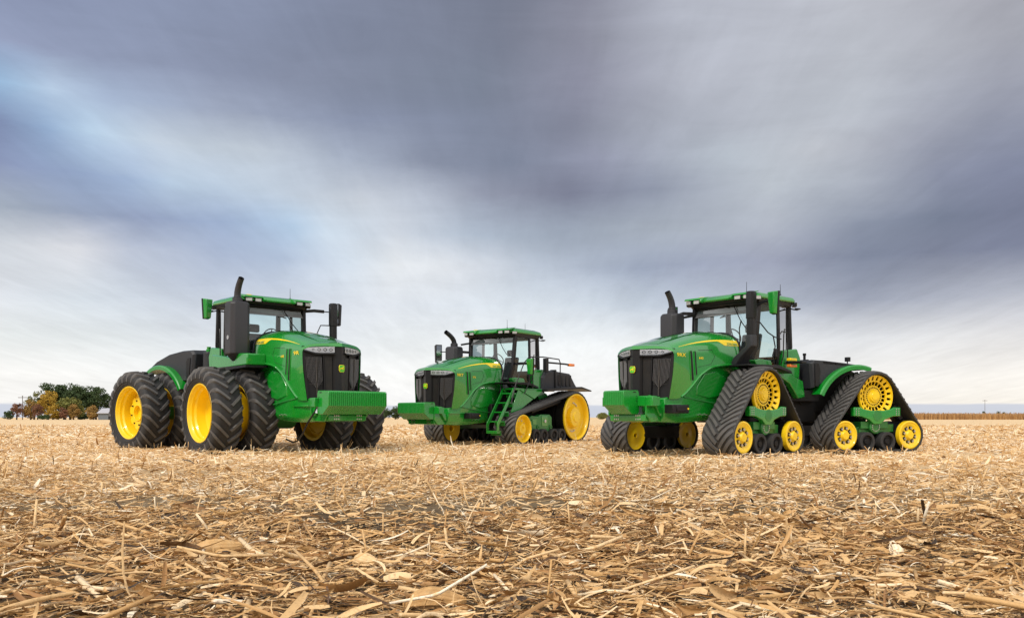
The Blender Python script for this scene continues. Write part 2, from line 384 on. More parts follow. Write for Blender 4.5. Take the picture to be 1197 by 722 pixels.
def build_cab(root, steps_left=True, exh_top=3.40, mirR=(-.30, -1.55, 3.34), mirL=(0., 1.5, 3.36), tip=(.15, .50), mLdark=False, mRdark=False, intake=True, valance=False):
    cab = empty('cab', parent=root)
    zt, zb = 3.45, 1.98
    A = lambda s: [(-.10, s*.70, zb), (-.22, s*.80, 2.5), (-.30, s*.83, zt)]
    B_ = lambda s: [(-.98, s*.80, 1.75), (-.98, s*.885, 2.5), (-.98, s*.865, zt)]
    Cc = lambda s: [(-1.52, s*.72, 2.1), (-1.56, s*.80, 2.55), (-1.50, s*.80, zt)]
    m = MB()
    for s in (1, -1):
        m.bar(A(s), .085, .12); m.bar(B_(s), .05, .085); m.bar(Cc(s), .09, .10)
        m.bar([A(s)[0], (-.45, s*.80, 1.72), (-.98, s*.82, 1.70)], .05, .08)
        m.bar([(-.98, s*.88, 2.42), (-1.55, s*.80, 2.42)], .05, .06)
        m.bar([(-.30, s*.83, zt), (-.98, s*.87, zt), (-1.50, s*.80, zt)], .06, .07)
    m.bar([(-.30, -.83, zt), (-.30, .83, zt)], .08, .09, side=(1,0,0)); m.bar([(-1.5, -.8, zt), (-1.5, .8, zt)], .08, .09, side=(1,0,0))
    m.bar([(-.08, -.70, 2.02), (-.02, 0, 2.04), (-.08, .70, 2.02)], .06, .08, side=(1,0,0))
    m.build('cab_frame', BLACK, cab, bevel=.012)
    # windows
    m = MB(); m.grid([[(a[0]+.03*(1-abs(t))+.0, a[1]*t, a[2]) for t in np.linspace(-1, 1, 9)] for a in (A(1)[0], A(1)[1], A(1)[2])]); m.build('windscreen', GLASS, cab)
    for s in (1, -1):
        fr_, bk = A(s), B_(s)
        m = MB(); m.grid([[(p[0], p[1]+s*.012*(1), p[2]) for p in fr_], [(p[0], p[1]+s*.006, p[2]) for p in [(-.98, s*.82, 1.75), (-.98, s*.885, 2.5), (-.98, s*.865, zt)]]])
        m.build('door_window', GLASS, cab)
        m = MB(); m.grid([[(-.98, s*.87, 2.44), (-.98, s*.868, zt)], [(-1.55, s*.80, 2.44), (-1.5, s*.80, zt)]]); m.build('side_window', GLASS, cab)
    m = MB(); m.grid([[(-1.56, -.78, 2.2), (-1.5, -.78, zt)], [(-1.56, .78, 2.2), (-1.5, .78, zt)]]); m.build('rear_window', GLASS, cab)
    # roof: dark tray, green shell with chamfered corners
    def ring(x0, x1, w, c, z, zc=None):
        return [(x0, -w+c, z), (x0+c, -w, z), (x1-c, -w, z), (x1, -w+c, z), (x1, w-c, z), (x1-c, w, z), (x0+c, w, z), (x0, w-c, z)]
    m = MB(); m.grid([ring(-1.62, -.14, .88, .12, 3.44), ring(-1.64, -.08, .89, .14, 3.475), ring(-1.66, -.06, .90, .14, 3.545)], close_v=True, cap=True)
    rf = m.build('roof', BLACK, root, bevel=.012)
    m = MB(); m.grid([ring(-1.69, .0, .935, .16, 3.53), ring(-1.71, .02, .945, .16, 3.565), ring(-1.67, -.04, .92, .17, 3.63), ring(-1.55, -.2, .80, .2, 3.685), ring(-1.3, -.45, .5, .2, 3.70)], close_v=True, cap=True)
    m.build('roof_shell', GREEN, rf, bevel=.012, seg=3)
    for s in (1, -1):
        m = MB(); m.prism([(-.12, 3.55), (.10, 3.53), (.12, 3.56), (.02, 3.645), (-.30, 3.70), (-.42, 3.70)], s*.36, s*.42)
        m.prism([(-.02, 3.60), (.05, 3.60), (.02, 3.65), (-.30, 3.705)], s*.42, s*.88)
        m.build('roof_visor', GREEN, rf, bevel=.008)
    for s in (1, -1):
        pods = [((.02, s*.54, 3.548), 0), ((.01, s*.76, 3.548), s*.25), ((-.14, s*.905, 3.53), s*1.1), ((-1.62, s*.90, 3.49), s*2.3)]
        for (p, a) in pods:
            M = Matrix.Translation(p) @ Matrix.Rotation(a, 4, 'Z')
            m = MB(); m.box(-.06, .025, -.085, .085, -.045, .045, M); pd = m.build('work_light', BLACK, rf, bevel=.008)
            m = MB(); m.box(.022, .034, -.07, .07, -.033, .033, M); m.build('light_lens', WLAMP, rf)
    m = MB(); m.grid([ring(-1.46, -.34, .80, .1, 3.40), ring(-1.46, -.34, .80, .1, 3.435)], close_v=True, cap=True)
    m.add([(-.34, -.78, 3.40), (-.34, .78, 3.40), (-.22, .78, 3.24), (-.22, -.78, 3.24)], [(0,1,2,3)]); m.build('headliner', LINER, cab)
    # yellow receiver dome on roof front
    m = MB(); m.lathe([(0, .0), (0, .14), (.05, .13), (.085, .09), (.10, .0)], 24, closed=False)
    m.v = [(-.30+p[0]*.9, -.62+p[2]*.95, 3.655+p[1]*.55) for p in m.v]; m.build('receiver_dome', DECAL, rf)
    m = MB(); m.tube([(-.35, .5, 3.68), (-.35, .5, 3.95)], [.007, .004], 5); m.cyl((-.35, .5, 3.66), (-.35, .5, 3.72), .02, n=8); m.build('antenna', BLACK, rf)
    # interior
    m = MB(); m.box(-1.46, -.2, -.70, .70, 1.76, 1.84); m.box(-1.46, -1.36, -.70, .70, 1.84, 2.35)
    m.prism([(-.12, 1.85), (-.40, 1.85), (-.36, 2.3), (-.25, 2.55), (-.12, 2.5)], -.32, .32); m.build('console', BLACK, cab, bevel=.02)
    m = MB(); m.prism([(-1.18, 2.12), (-.72, 2.14), (-.70, 2.24), (-1.12, 2.26), (-1.26, 2.9), (-1.36, 2.88)], -.25, .25)
    m.box(-1.32, -1.22, -.15, .15, 2.92, 3.12); m.box(-1.1, -.8, -.18, .18, 1.84, 2.13); m.build('seat', SEATM, cab, bevel=.04, seg=3)
    m = MB(); m.box(-1.05, -.62, -.42, -.30, 2.28, 2.40); m.box(-.62, -.54, -.46, -.34, 2.42, 2.64); m.build('armrest', BLACK, cab, bevel=.02)
    Ms = Matrix.Translation((-.50, .05, 2.78)) @ Matrix.Rotation(R(-62), 4, 'Y')
    m = MB(); ringp = [(.0, .19*math.cos(t), .19*math.sin(t)) for t in np.linspace(0, 2*PI, 25)]
    m.tube([(Ms @ Vector((p[1], p[2], 0)))[:] for p in ringp], .014, 6, cap=False)
    Ms2 = Ms
    for a in (0, 2.1, 4.2): m.tube([(Ms2 @ Vector((0, 0, 0)))[:], (Ms2 @ Vector((.19*math.cos(a), .19*math.sin(a), 0)))[:]], .012, 5)
    m.tube([(-.50, .05, 2.78), (-.30, .05, 2.40)], .035, 8); m.build('steering_wheel', BLACK, cab)
    # wipers, handles
    m = MB(); m.tube([(-.24, .25, 3.42), (-.19, .45, 3.1), (-.16, .62, 2.9)], .011, 5); m.tube([(-.22, .1, 3.42), (-.26, -.1, 3.44)], .02, 5); m.build('wiper', BLACK, cab)
    for s in (1, -1):
        m = MB()
        m.tube([(-1.0, s*.93, 2.1), (-1.0, s*.99, 2.3), (-1.02, s*.99, 2.8), (-1.08, s*.97, 2.92), (-1.18, s*.92, 2.92)], .014, 6)
        m.tube([(-1.68, s*.86, 3.42), (-1.66, s*1.0, 3.40), (-1.5, s*1.02, 3.36), (-1.45, s*.86, 3.40)], .014, 6)
        m.tube([(-1.48, s*.84, 3.40), (-1.52, s*.86, 2.5)], .012, 5)
        m.build('grab_rail', BLACK, cab)
    # cab base: green side sills with chamfered front, black deck plate over the wheels
    for s in (1, -1):
        m = MB(); m.prism([(-.02, 1.98), (.10, 2.16), (-.10, 2.20), (-.52, 2.18), (-.60, 2.0), (-1.05, 1.96), (-1.78, 1.70), (-1.86, 1.28), (-1.60, 1.24), (-1.25, 1.62), (-.6, 1.90)], s*.86, s*1.00)
        m.build('cab_sill', GREEN, cab, bevel=.018, seg=3)
        m = MB(); m.prism([(-1.08, 1.9), (-1.74, 1.74), (-1.80, 2.30), (-1.66, 2.52), (-1.10, 2.46)], s*.80, s*.93)
        m.build('rear_cowl', GREEN, cab, bevel=.03, seg=3)
        m = MB(); m.prism([(.62, 1.99), (.62, 2.03), (-.50, 2.05), (-.95, 1.93), (-1.0, 1.86), (-.5, 1.96)], s*.70, s*1.22)
        if not (valance and s < 0): m.build('deck_plate', BLACK, cab, bevel=.008)
    m = MB(); m.box(-1.75, .15, -.80, .80, 1.25, 1.78); m.box(-1.6, .2, -.42, .42, .70, 1.3); m.build('chassis', DARK, root, bevel=.02)
    # exhaust with aftertreatment box, right hand side
    ex, ey = .17, -1.12
    def octo(c, z, hx=.215, hy=.235, ch=.08):
        return [(c[0]+a, c[1]+b, z) for a, b in ((-hx,-hy+ch),(-hx+ch,-hy),(hx-ch,-hy),(hx,-hy+ch),(hx,hy-ch),(hx-ch,hy),(-hx+ch,hy),(-hx,hy-ch))]
    m = MB(); m.grid([octo((ex-.04, ey+.03), 2.08, .07, .10, .03), octo((ex, ey), 2.26), octo((ex, ey), exh_top-.05), octo((ex, ey), exh_top, .19, .21, .09)], close_v=True, cap=True)
    E_ = m.build('exhaust_box', EXH, root, bevel=.018, seg=3)
    m = MB(); m.cyl((ex, ey, exh_top-.01), (ex, ey, exh_top+.10), .115, .11, 24); m.cyl((ex, ey, exh_top+.10), (ex, ey, exh_top+.13), .085, .085, 24)
    m.build('exhaust_collar', EXH, E_, bevel=.01)
    tx, tz = tip; m = MB()
    pts = [(ex+tx*f, ey, exh_top+.08+(tz-.08)*h_) for f, h_ in ((0, 0), (0, .14), (.06, .32), (.20, .50), (.42, .68), (.70, .85), (1, 1))]
    m.tube(pts, [.076, .075, .074, .072, .070, .068, .066], 18, cap=False); m.tube(pts[3:], [.062, .060, .058, .056], 18, cap=False)
    m.build('exhaust_pipe', EXH, E_)
    m = MB(); m.cyl((ex+.02, ey-.234, 2.62), (ex+.02, ey-.245, 2.62), .05, n=20); m.build('exhaust_badge', STEEL, E_)
    m = MB(); m.bar([(ex-.2, ey+.10, 3.25), (-.22, -.80, 3.30)], .05, .05); m.bar([(ex-.1, ey+.1, 2.3), (-.05, -.66, 2.1)], .08, .08); m.build('exhaust_bracket', BLACK, E_)
    # intake stack, left hand side
    if intake:
        m = MB(); cx_, cy_ = .50, 1.19
        m.grid([octo((cx_-.16, cy_-.42), 2.02, .20, .12, .05), octo((cx_-.10, cy_-.30), 2.20, .17, .12, .05), octo((cx_, cy_), 2.45, .095, .095, .035), octo((cx_, cy_), 2.68, .095, .095, .035)], close_v=True, cap=True)
        I_ = m.build('intake_duct', TANK, root, bevel=.02, seg=3)
        m = MB(); m.grid([octo((cx_, cy_), 2.66, .080, .080, .035), octo((cx_, cy_), 3.02, .080, .080, .035)], close_v=True, cap=True)
        m.grid([octo((cx_, cy_), 3.02, .092, .092, .04), octo((cx_, cy_), 3.54, .092, .092, .04), octo((cx_, cy_), 3.57, .075, .075, .04)], close_v=True, cap=True)
        for k in range(16): m.box(cx_-.06, cx_+.06, cy_+.089, cy_+.097, 3.05+k*.03, 3.062+k*.03)
        m.build('intake_stack', BLACK, I_, bevel=.01)
        m = MB(); m.tube([(cx_, cy_-.08, 3.03), (cx_-.28, cy_-.18, 3.05), (cx_-.32, cy_-.28, 2.8)], .014, 6); m.build('intake_stay', BLACK, I_)
    # mirrors on arms
    for (x, y, z), dk_ in ((mirR, mRdark), (mirL, mLdark)):
        hh = .215; s = 1 if y > 0 else -1
        arm = [(-.26, s*.84, z+.06), (-.15, s*1.05, z+.08), (x, y-s*.08, z+.06)] if z > 2.7 else [(-.26, s*.84, 2.62), (x-.1, y-s*.3, 2.62), (x, y-s*.05, 2.60)]
        m = MB(); m.bar(arm[:2]+[(arm[1][0]*.5+arm[2][0]*.5, arm[1][1]*.5+arm[2][1]*.5, arm[2][2]+.01)], .045, .075, side=(1,0,0)); am = m.build('mirror_arm', BLACK, root, bevel=.008)
        m = MB(); m.tube([(arm[1][0]*.5+arm[2][0]*.5, arm[1][1]*.5+arm[2][1]*.5, arm[2][2]+.01), arm[2]], .014, 6); m.build('arm_rod', BLACK, am)
        M = Matrix.Translation((x, y, z)) @ Matrix.Rotation(s*R(-14) if not dk_ else (R(180)-s*R(62)), 4, 'Z')
        if dk_: hh = .26
        w0, w1 = (.075, .105) if not dk_ else (.10, .10)
        m = MB()   # tapered shell, wide at the top
        f_ = [(.075, -w0*.8, -hh), (.075, w0*.8, -hh), (.105, w1*.9, hh), (.105, -w1*.9, hh)]; b_ = [(-.02, -w0, -hh-.02), (-.02, w0, -hh-.02), (-.02, w1, hh+.02), (-.02, -w1, hh+.02)]
        m.add([(M @ Vector(p))[:] for p in f_+b_], [(0,1,2,3), (4,5,6,7), (0,1,5,4), (1,2,6,5), (2,3,7,6), (3,0,4,7)])
        ms = m.build('mirror', BLACK if dk_ else GREEN, root, bevel=.02, seg=3)
        m = MB(); m.grid([[(M @ Vector(p))[:] for p in ((x_, -a*k_, -hh-.02), (x_, a*k_, -hh-.02), (x_, b*k_, hh+.02), (x_, -b*k_, hh+.02))] for x_, a, b, k_ in ((-.02, w0, w1, 1.02), (-.065, w0, w1, 1.0))], close_v=True, cap=True); m.build('mirror_bezel', BLACK, ms, bevel=.008)
        m = MB(); m.add([(M @ Vector(p))[:] for p in ((-.068, -w0*.8, -hh+.01), (-.068, w0*.8, -hh+.01), (-.068, w1*.8, hh-.01), (-.068, -w1*.8, hh-.01))], [(0, 1, 2, 3)]); m.build('mirror_glass', MIRR, ms)
    if valance:
        m = MB(); m.prism([(.80, 1.98), (.80, 2.24), (.45, 2.26), (-.05, 2.18), (-.30, 2.22), (-1.0, 2.30), (-1.05, 1.98), (-.9, 1.93)], -1.20, -.74); m.build('side_step', GREEN, cab, bevel=.03, seg=3)
        m = MB(); m.prism([(.82, 1.93), (.82, 1.975), (-1.0, 1.975), (-1.1, 1.86)], -1.24, -.72); m.build('step_skirt', BLACK, cab)
    # warning lights folded at the left rear corner of the cab
    return cab

# ------------------------------------------------------------------ wheels
def lug_bar(m, path, surf, hw0, hw1, h, edge=1.):
    """path: list of (s, y); surf(s, y, lift) -> 3D point; builds a raised bar"""
    P = path; rows = []; H0 = h
    for i, (s, y) in enumerate(P):
        h = H0*(edge+(1-edge)*min(1, i/2.2))
        a = P[max(i-1, 0)]; b = P[min(i+1, len(P)-1)]; ds, dy = b[0]-a[0], b[1]-a[1]; L = math.hypot(ds, dy) or 1
        ns, ny = -dy/L, ds/L; w = hw0+(hw1-hw0)*i/(len(P)-1)
        rows.append([surf(s-ns*w, y-ny*w, -.008), surf(s-ns*w*.86, y-ny*w*.86, h), surf(s+ns*w*.86, y+ny*w*.86, h), surf(s+ns*w, y+ny*w, -.008)])
    m.grid(rows, close_v=True, cap=True)
def tyre_mesh(Rt, W, rr):
    H = W/2; g = lambda y: Rt-.052-.030*(abs(y)/H)**2.2-.055*max(0, (abs(y)/H-.86)/.14)**1.6
    prof = [(-H*.84, rr-.02), (-H*.90, rr+.02), (-H*1.02, rr+.10), (-H*1.055, rr+.18), (-H*1.04, Rt-.165), (-H, g(H))]
    ys = np.linspace(-H*.96, H*.96, 13); prof += [(y, g(y)) for y in ys]
    prof += [(H, g(H)), (H*1.04, Rt-.165), (H*1.055, rr+.18), (H*1.02, rr+.10), (H*.90, rr+.02), (H*.84, rr-.02)]
    m = MB(); m.lathe(prof, 72)
    for k in (0, 1, 2):
        for s in (1, -1): m.lathe([(s*H*(1.03+.018*(k == 1)), rr+.065+.05*k), (s*H*(1.05+.018*(k == 1)), rr+.070+.05*k), (s*H*1.03, rr+.078+.05*k)], 72)
    N_ = 23; T = MB()
    def surf(s, y, lift):
        a = s/Rt; yy = y; r = g(min(abs(y), H))
        if abs(y) > H: r = g(H)-(abs(y)-H)*1.9; yy = math.copysign(H+(abs(y)-H)*.35, y)
        r += lift; return (r*math.cos(a), yy, r*math.sin(a))
    for k in range(N_):
        for s in (1, -1):
            a0 = (k+(.5 if s < 0 else 0))*2*PI/N_*Rt; path = []
            for t in np.linspace(0, 1, 9):
                y = s*(H*1.20*(1-t)+.018*t); path.append((a0-(.29*Rt)*max(0, (t-.10)/.9)**1.0, y))
            lug_bar(T, path, surf, .036, .029, .058)
    return m, T
def link_copy(name, me, m4, parent, bevel=0):
    o = bpy.data.objects.new(name, me); COL.objects.link(o); o.parent = parent; o.matrix_local = m4
    if bevel:
        b = o.modifiers.new('bevel', 'BEVEL'); b.width = bevel; b.segments = 2; b.limit_method = 'ANGLE'; b.angle_limit = R(32)
    return o
def mesh_of(m, mt, ang=35, name='wheel_mesh'):
    me = bpy.data.meshes.new(name); me.from_pydata(m.v, [], m.f)
    bm = bmesh.new(); bm.from_mesh(me); bmesh.ops.recalc_face_normals(bm, faces=bm.faces); bm.to_mesh(me); bm.free()
    me.polygons.foreach_set('use_smooth', [True]*len(me.polygons)); me.set_sharp_from_angle(angle=R(ang)); me.materials.append(mt); return me
def make_wheel_meshes():
    Rt, W, rr = 1.045, .62, .655; D = {}
    tm, tl = tyre_mesh(Rt, W, rr); D['tyre'] = mesh_of(tm, RUBBER, 38, 'tyre'); D['tread'] = mesh_of(tl, TREAD, 38, 'tread')
    H = W/2*.84
    m = MB(); m.lathe([(H+.015, rr+.012), (H+.022, rr), (H+.010, rr-.022), (H-.03, rr-.035), (H-.06, rr-.06), (H-.12, rr-.068), (H-.16, rr-.10), (-.04, rr-.115), (-.10, rr-.13),
             (-.13, rr-.20), (-.13, .30), (-.10, .20), (-.10, .02), (-.14, .02), (-.16, .30), (-.17, rr-.15), (-.14, rr-.09), (-H-.01, rr-.06), (-H-.015, rr+.01), (0, rr-.05), (H, rr-.012)], 72)
    D['rim'] = mesh_of(m, YELL, 30, 'rim')
    m = MB()   # scalloped hub plate with centre opening
    n = 80; outer = []
    for i in range(n):
        a = 2*PI*i/n; r = .40+.022*(1 if math.cos(8*a) > .15 else -1); outer.append((r*math.cos(a), r*math.sin(a)))
    inner = [(.185*math.cos(2*PI*i/n), .185*math.sin(2*PI*i/n)) for i in range(n)]
    m.grid([[(p[0], -.05, p[1]) for p in outer], [(p[0], .02, p[1]) for p in outer], [(p[0], .02, p[1]) for p in inner], [(p[0], -.06, p[1]) for p in inner]], close_v=True, close_u=False)
    m.lathe([(.02, .215), (.045, .205), (.045, .185), (-.06, .18)], 40, closed=False); m.lathe([(-.06, .19), (-.062, .0)], 30, closed=False)
    D['hub'] = mesh_of(m, YELL, 30, 'hub')
    m = MB()
    for k in range(8):
        a = 2*PI*(k+.5)/8; m.cyl((.31*math.cos(a), .018, .31*math.sin(a)), (.31*math.cos(a), .045, .31*math.sin(a)), .022, n=6)
    D['bolt_circle'] = mesh_of(m, DARK, 30, 'bolt_circle')
    return D
WM = make_wheel_meshes()
def wheel(parent, x, y, z, face, hub, rot=0):
    w = empty('wheel', parent=parent); w.matrix_local = CUR @ Matrix.Translation((x, y, z)) @ Matrix.Rotation(rot, 4, 'Y')
    I = Matrix.Identity(4); F = I if face > 0 else Matrix.Rotation(PI, 4, 'Z')
    link_copy('tyre', WM['tyre'], I, w); link_copy('tread', WM['tread'], I, w); link_copy('rim', WM['rim'], F, w)
    if hub: link_copy('hub', WM['hub'], F, w, .004); link_copy('bolt_circle', WM['bolt_circle'], F, w)
    return w

# ------------------------------------------------------------------ rubber track units
def belt_path(circs, step=.03):
    """outer hull of circles listed clockwise seen from the left (x forward, z up): returns points, normals, cumulative length"""
    n = len(circs); tang = []
    for i in range(n):
        (x0, z0, r0), (x1, z1, r1) = circs[i], circs[(i+1) % n]
        dx, dz = x1-x0, z1-z0; d = math.hypot(dx, dz); base = math.atan2(dz, dx)
        nrm = base+math.acos((r0-r1)/d)          # normal on the left of the travel direction
        tang.append(nrm)
    P, Nn = [], []
    for i in range(n):
        x, z, r = circs[i]; a0 = tang[i-1]; a1 = tang[i]
        while a1 > a0: a1 -= 2*PI
        while a1 < a0-2*PI: a1 += 2*PI
        k = max(2, int((a0-a1)*r/step))
        for q in range(k+1):
            a = a0+(a1-a0)*q/k; P.append((x+r*math.cos(a), z+r*math.sin(a))); Nn.append((math.cos(a), math.sin(a)))
        x2, z2, r2 = circs[(i+1) % n]; e = (x2+r2*math.cos(a1), z2+r2*math.sin(a1)); s = P[-1]
        L = math.hypot(e[0]-s[0], e[1]-s[1]); k = int(L/step)
        for q in range(1, k): P.append((s[0]+(e[0]-s[0])*q/k, s[1]+(e[1]-s[1])*q/k)); Nn.append((math.cos(a1), math.sin(a1)))
    cum = [0]
    for i in range(len(P)): a = P[i]; b = P[(i+1) % len(P)]; cum.append(cum[-1]+math.hypot(b[0]-a[0], b[1]-a[1]))
    return P, Nn, cum
def belt(circs, y0, y1, sgn, pitch=.145, h=.036, th=.05, guide=True):
    P, Nn, cum = belt_path(circs); L = cum[-1]; n = len(P); m = MB(); yc = (y0+y1)/2; H = (y1-y0)/2
    prof = [(y0, 0), (y0, th*.7), (y0+.02, th), (y1-.02, th), (y1, th*.7), (y1, 0)]
    m.grid([[(P[i][0]+Nn[i][0]*t, y, P[i][1]+Nn[i][1]*t) for y, t in prof] for i in range(n)], close_u=True, close_v=True)
    import bisect
    def at(s):
        s %= L; i = min(bisect.bisect_right(cum, s)-1, n-1); t = (s-cum[i])/max(1e-9, cum[i+1]-cum[i]); j = (i+1) % n
        nx = Nn[i][0]*(1-t)+Nn[j][0]*t; nz = Nn[i][1]*(1-t)+Nn[j][1]*t; q = math.hypot(nx, nz)
        return P[i][0]*(1-t)+P[j][0]*t, P[i][1]*(1-t)+P[j][1]*t, nx/q, nz/q
    def surf(s, y, lift): x, z, nx, nz = at(s); return (x+nx*(th+lift), yc+y, z+nz*(th+lift))
    k = int(round(L/pitch)); pt = L/k; T = MB()
    for i in range(k):
        for s in (1, -1):
            a0 = (i+(.5 if s < 0 else 0))*pt; path = []
            for t in np.linspace(0, 1, 6): path.append((a0+sgn*.30*(t**1.1), s*(H*.95*(1-t)+.025*t)))
            lug_bar(T, path, surf, .037, .032, h, .12)
    if guide:
        for i in range(k*1):
            x, z, nx, nz = at(i*pt); tx, tz = -nz, nx
            c = []
            for d_, w_ in ((0.002, .05), (-.10, .028)):
                for u, v in ((-w_, -.045), (w_, -.045), (w_, .045), (-w_, .045)): c.append((x+nx*d_+tx*u, yc+v, z+nz*d_+tz*u))
            m.hexa(c)
    return m, T
def idler_meshes(y1, r, bolts=8, cup=.09):
    prof = [(y1-.11, r), (y1-.005, r), (y1, r-.012), (y1, r-.035), (y1-.012, r-.045), (y1-.018, r*.72), (y1-.03, r*.66), (y1-.04, r*.60), (y1-.04, r*.36), (y1-.0, r*.30), (y1+.018, r*.26), (y1+.018, .001), (y1-.13, .001), (y1-.13, r*.8)]
    m = MB(); m.lathe(prof, 40)
    b = MB(); d = MB()
    for k in range(bolts):
        a = 2*PI*(k+.3)/bolts; c, s = math.cos(a), math.sin(a); q = r*.50
        d.prism([(q*c+.055*math.cos(a+w), q*s+.055*math.sin(a+w)) for w in (.9, 2.24, 4.04, 5.38)], y1-.041, y1-.034)
        b.cyl((q*c, y1-.036, q*s), (q*c, y1-.004, q*s), .026, n=6)
    return m, b, d
def track_quad(parent, ox, sgn_y):
    """four-track unit: triangular belt, slotted drive wheel above, two idlers, two mid rollers, wing-shaped carrier. ox = centre"""
    u = parent
    zr, rr = .415, .325; zd, rd = 1.285, .490; hs = .912
    circs = [(ox-hs, zr, rr+.0), (ox, zd, rd), (ox+hs, zr, rr)]      # clockwise seen with x right, z up
    global CUR
    base = CUR; CUR = base @ Matrix.Diagonal((1, sgn_y, 1, 1))
    y0, y1 = .76, 1.52
    bm_, bt_ = belt(circs, y0, y1, 1.0); tb = bm_.build('track_belt', BELT, u, ang=30); bt_.build('tread', TREAD, tb, ang=30)
    def at(m, x, z): m.v = [(p[0]+x, p[1], p[2]+z) for p in m.v]; return m
    for sx in (1, -1):
        m, b, d = idler_meshes(1.50, rr-.005)
        iw = at(m, ox+sx*hs, zr).build('idler_wheel', YELL, u, ang=30); at(b, ox+sx*hs, zr).build('bolt_circle', STEEL, iw); at(d, ox+sx*hs, zr).build('bolt_recess', DARK, iw)
        m = MB(); m.lathe([(.86, rr-.02), (1.385, rr-.02), (1.385, .1), (.86, .1)], 36); at(m, ox+sx*hs, zr).build('idler_drum', DARK, iw)
        m = MB(); m.lathe([(.80, rr-.01), (.855, rr-.01), (.855, .05), (.80, .05), (.82, .16), (.82, rr-.06)], 36); at(m, ox+sx*hs, zr).build('inner_idler', YELL, iw)
    for sx in (1, -1):
        m = MB()
        for (a, b) in ((1.30, 1.49), (.80, 1.0)): m.lathe([(a, .21), (b-.01, .21), (b, .20), (b, .145), (b-.03, .14), (a, .14)], 32)
        ro = at(m, ox+sx*.29, .275).build('roller', RUBBER, u, ang=30)
        m = MB(); m.lathe([(.85, .14), (1.44, .14), (1.44, .075), (1.47, .06), (1.47, .001), (.85, .001)], 24); at(m, ox+sx*.29, .275).build('roller_hub', DARK, ro, ang=30)
    # drive wheel with slotted rim and spokes
    m = MB(); R0 = rd-.012
    m.lathe([(1.42, R0), (1.44, R0-.01), (1.44, R0-.028), (1.41, R0-.036), (1.38, R0-.036), (1.38, R0)], 64)
    m.lathe([(1.34, R0-.125), (1.375, R0-.12), (1.375, R0-.150), (1.34, R0-.155)], 64)
    for k in range(20):       # ladder between outer and inner ring leaves square slots
        a = 2*PI*k/20; M = Matrix.Rotation(-a, 4, 'Y')
        q = MB(); q.hexa([(R0-.14, -.020, 0)]*0+[(R0-.13, 1.345, -.024), (R0-.02, 1.40, -.050), (R0-.02, 1.43, -.050), (R0-.13, 1.37, -.024), (R0-.13, 1.345, .024), (R0-.02, 1.40, .050), (R0-.02, 1.43, .050), (R0-.13, 1.37, .024)])
        m.add(q.v, q.f, M)
    for k in range(20):
        a = 2*PI*(k+.5)/20; M = Matrix.Rotation(-a, 4, 'Y'); q = MB()
        q.hexa([(.20, 1.29, -.007), (R0-.14, 1.34, -.010), (R0-.14, 1.36, -.010), (.20, 1.31, -.007), (.20, 1.29, .007), (R0-.14, 1.34, .010), (R0-.14, 1.36, .010), (.20, 1.31, .007)]); m.add(q.v, q.f, M)
    dw = at(m, ox, zd).build('drive_wheel', YELL, u, ang=30)
    m = MB(); m.lathe([(1.22, .255), (1.33, .25), (1.345, .235), (1.345, .145), (1.36, .135), (1.385, .12), (1.385, .09), (1.40, .08), (1.40, .001), (1.22, .001)], 48); at(m, ox, zd).build('hub', YELL, dw, ang=30)
    m = MB()
    for k in range(26): a = 2*PI*k/26; m.cyl((.195*math.cos(a), 1.343, .195*math.sin(a)), (.195*math.cos(a), 1.356, .195*math.sin(a)), .013, n=6)
    at(m, ox, zd).build('bolt_circle', DARK, dw)
    m = MB(); m.lathe([(.84, R0), (1.377, R0), (1.377, R0-.034), (.84, R0-.034)], 64); m.lathe([(.84, R0-.04), (.86, R0-.04), (.86, .001), (.84, .001)], 48); m.lathe([(.7, .2), (1.25, .2), (1.25, .15), (.7, .15)], 24); at(m, ox, zd).build('inner_disc', DARK, dw)
    # carrier
    m = MB(); S = [(-.62, 1.04), (-.60, 1.00), (-.44, .97), (-.30, .945)]
    wing = [(-.66, 1.035), (-.46, 1.035), (-.40, 1.00), (-.2, .965), (.2, .965), (.40, 1.00), (.46, 1.035), (.66, 1.035), (.66, .84), (.44, .83), (.22, .76), (.10, .66), (-.10, .66), (-.22, .76), (-.44, .83), (-.66, .84)]
    m.prism([(ox+x, z) for x, z in wing], 1.36, 1.47); c = m.build('carrier', GREEN, u, bevel=.015, seg=3)
    m = MB(); m.lathe([(1.46, .125), (1.476, .12), (1.476, .001), (1.46, .001)], 32); at(m, ox, .85).build('pivot_cap', GREENM, c, bevel=.004)
    for sx in (1, -1):
        m = MB()
        for cx_ in (.53, .60):
            for k in range(4): m.cyl((ox+sx*cx_, 1.465, .87+.042*k), (ox+sx*cx_, 1.482, .87+.042*k), .012, n=6)
        m.build('bolt_circle', STEEL, c)
    m = MB()
    for k in range(10): a = PI+PI*k/9*1.2-.3; m.cyl((ox+.10*math.cos(a), 1.40, .60+.10*math.sin(a)), (ox+.10*math.cos(a), 1.425, .60+.10*math.sin(a)), .013, n=6)
    m.build('bolt_circle', STEEL, c)
    m = MB(); m.box(ox-.50, ox+.42, .9, 1.30, .44, .60); m.box(ox-.40, ox+.36, 1.0, 1.36, .56, .72); m.lathe([(1.20, .15), (1.40, .15), (1.405, .14), (1.405, .001), (1.2, .001)], 28, c=(ox, 0, .60))
    m.box(ox-.62, ox-.42, 1.0, 1.3, .48, .66); m.box(ox+.36, ox+.58, 1.0, 1.3, .40, .58)
    m.build('undercarriage', GREENM, c, bevel=.014)
    m = MB(); m.box(ox-.62, ox+.62, .80, 1.0, .34, .62); m.box(ox-.2, ox+.2, .5, .9, .7, 1.2); m.build('inner_beam', DARK, c, bevel=.02)
    CUR = base; return u

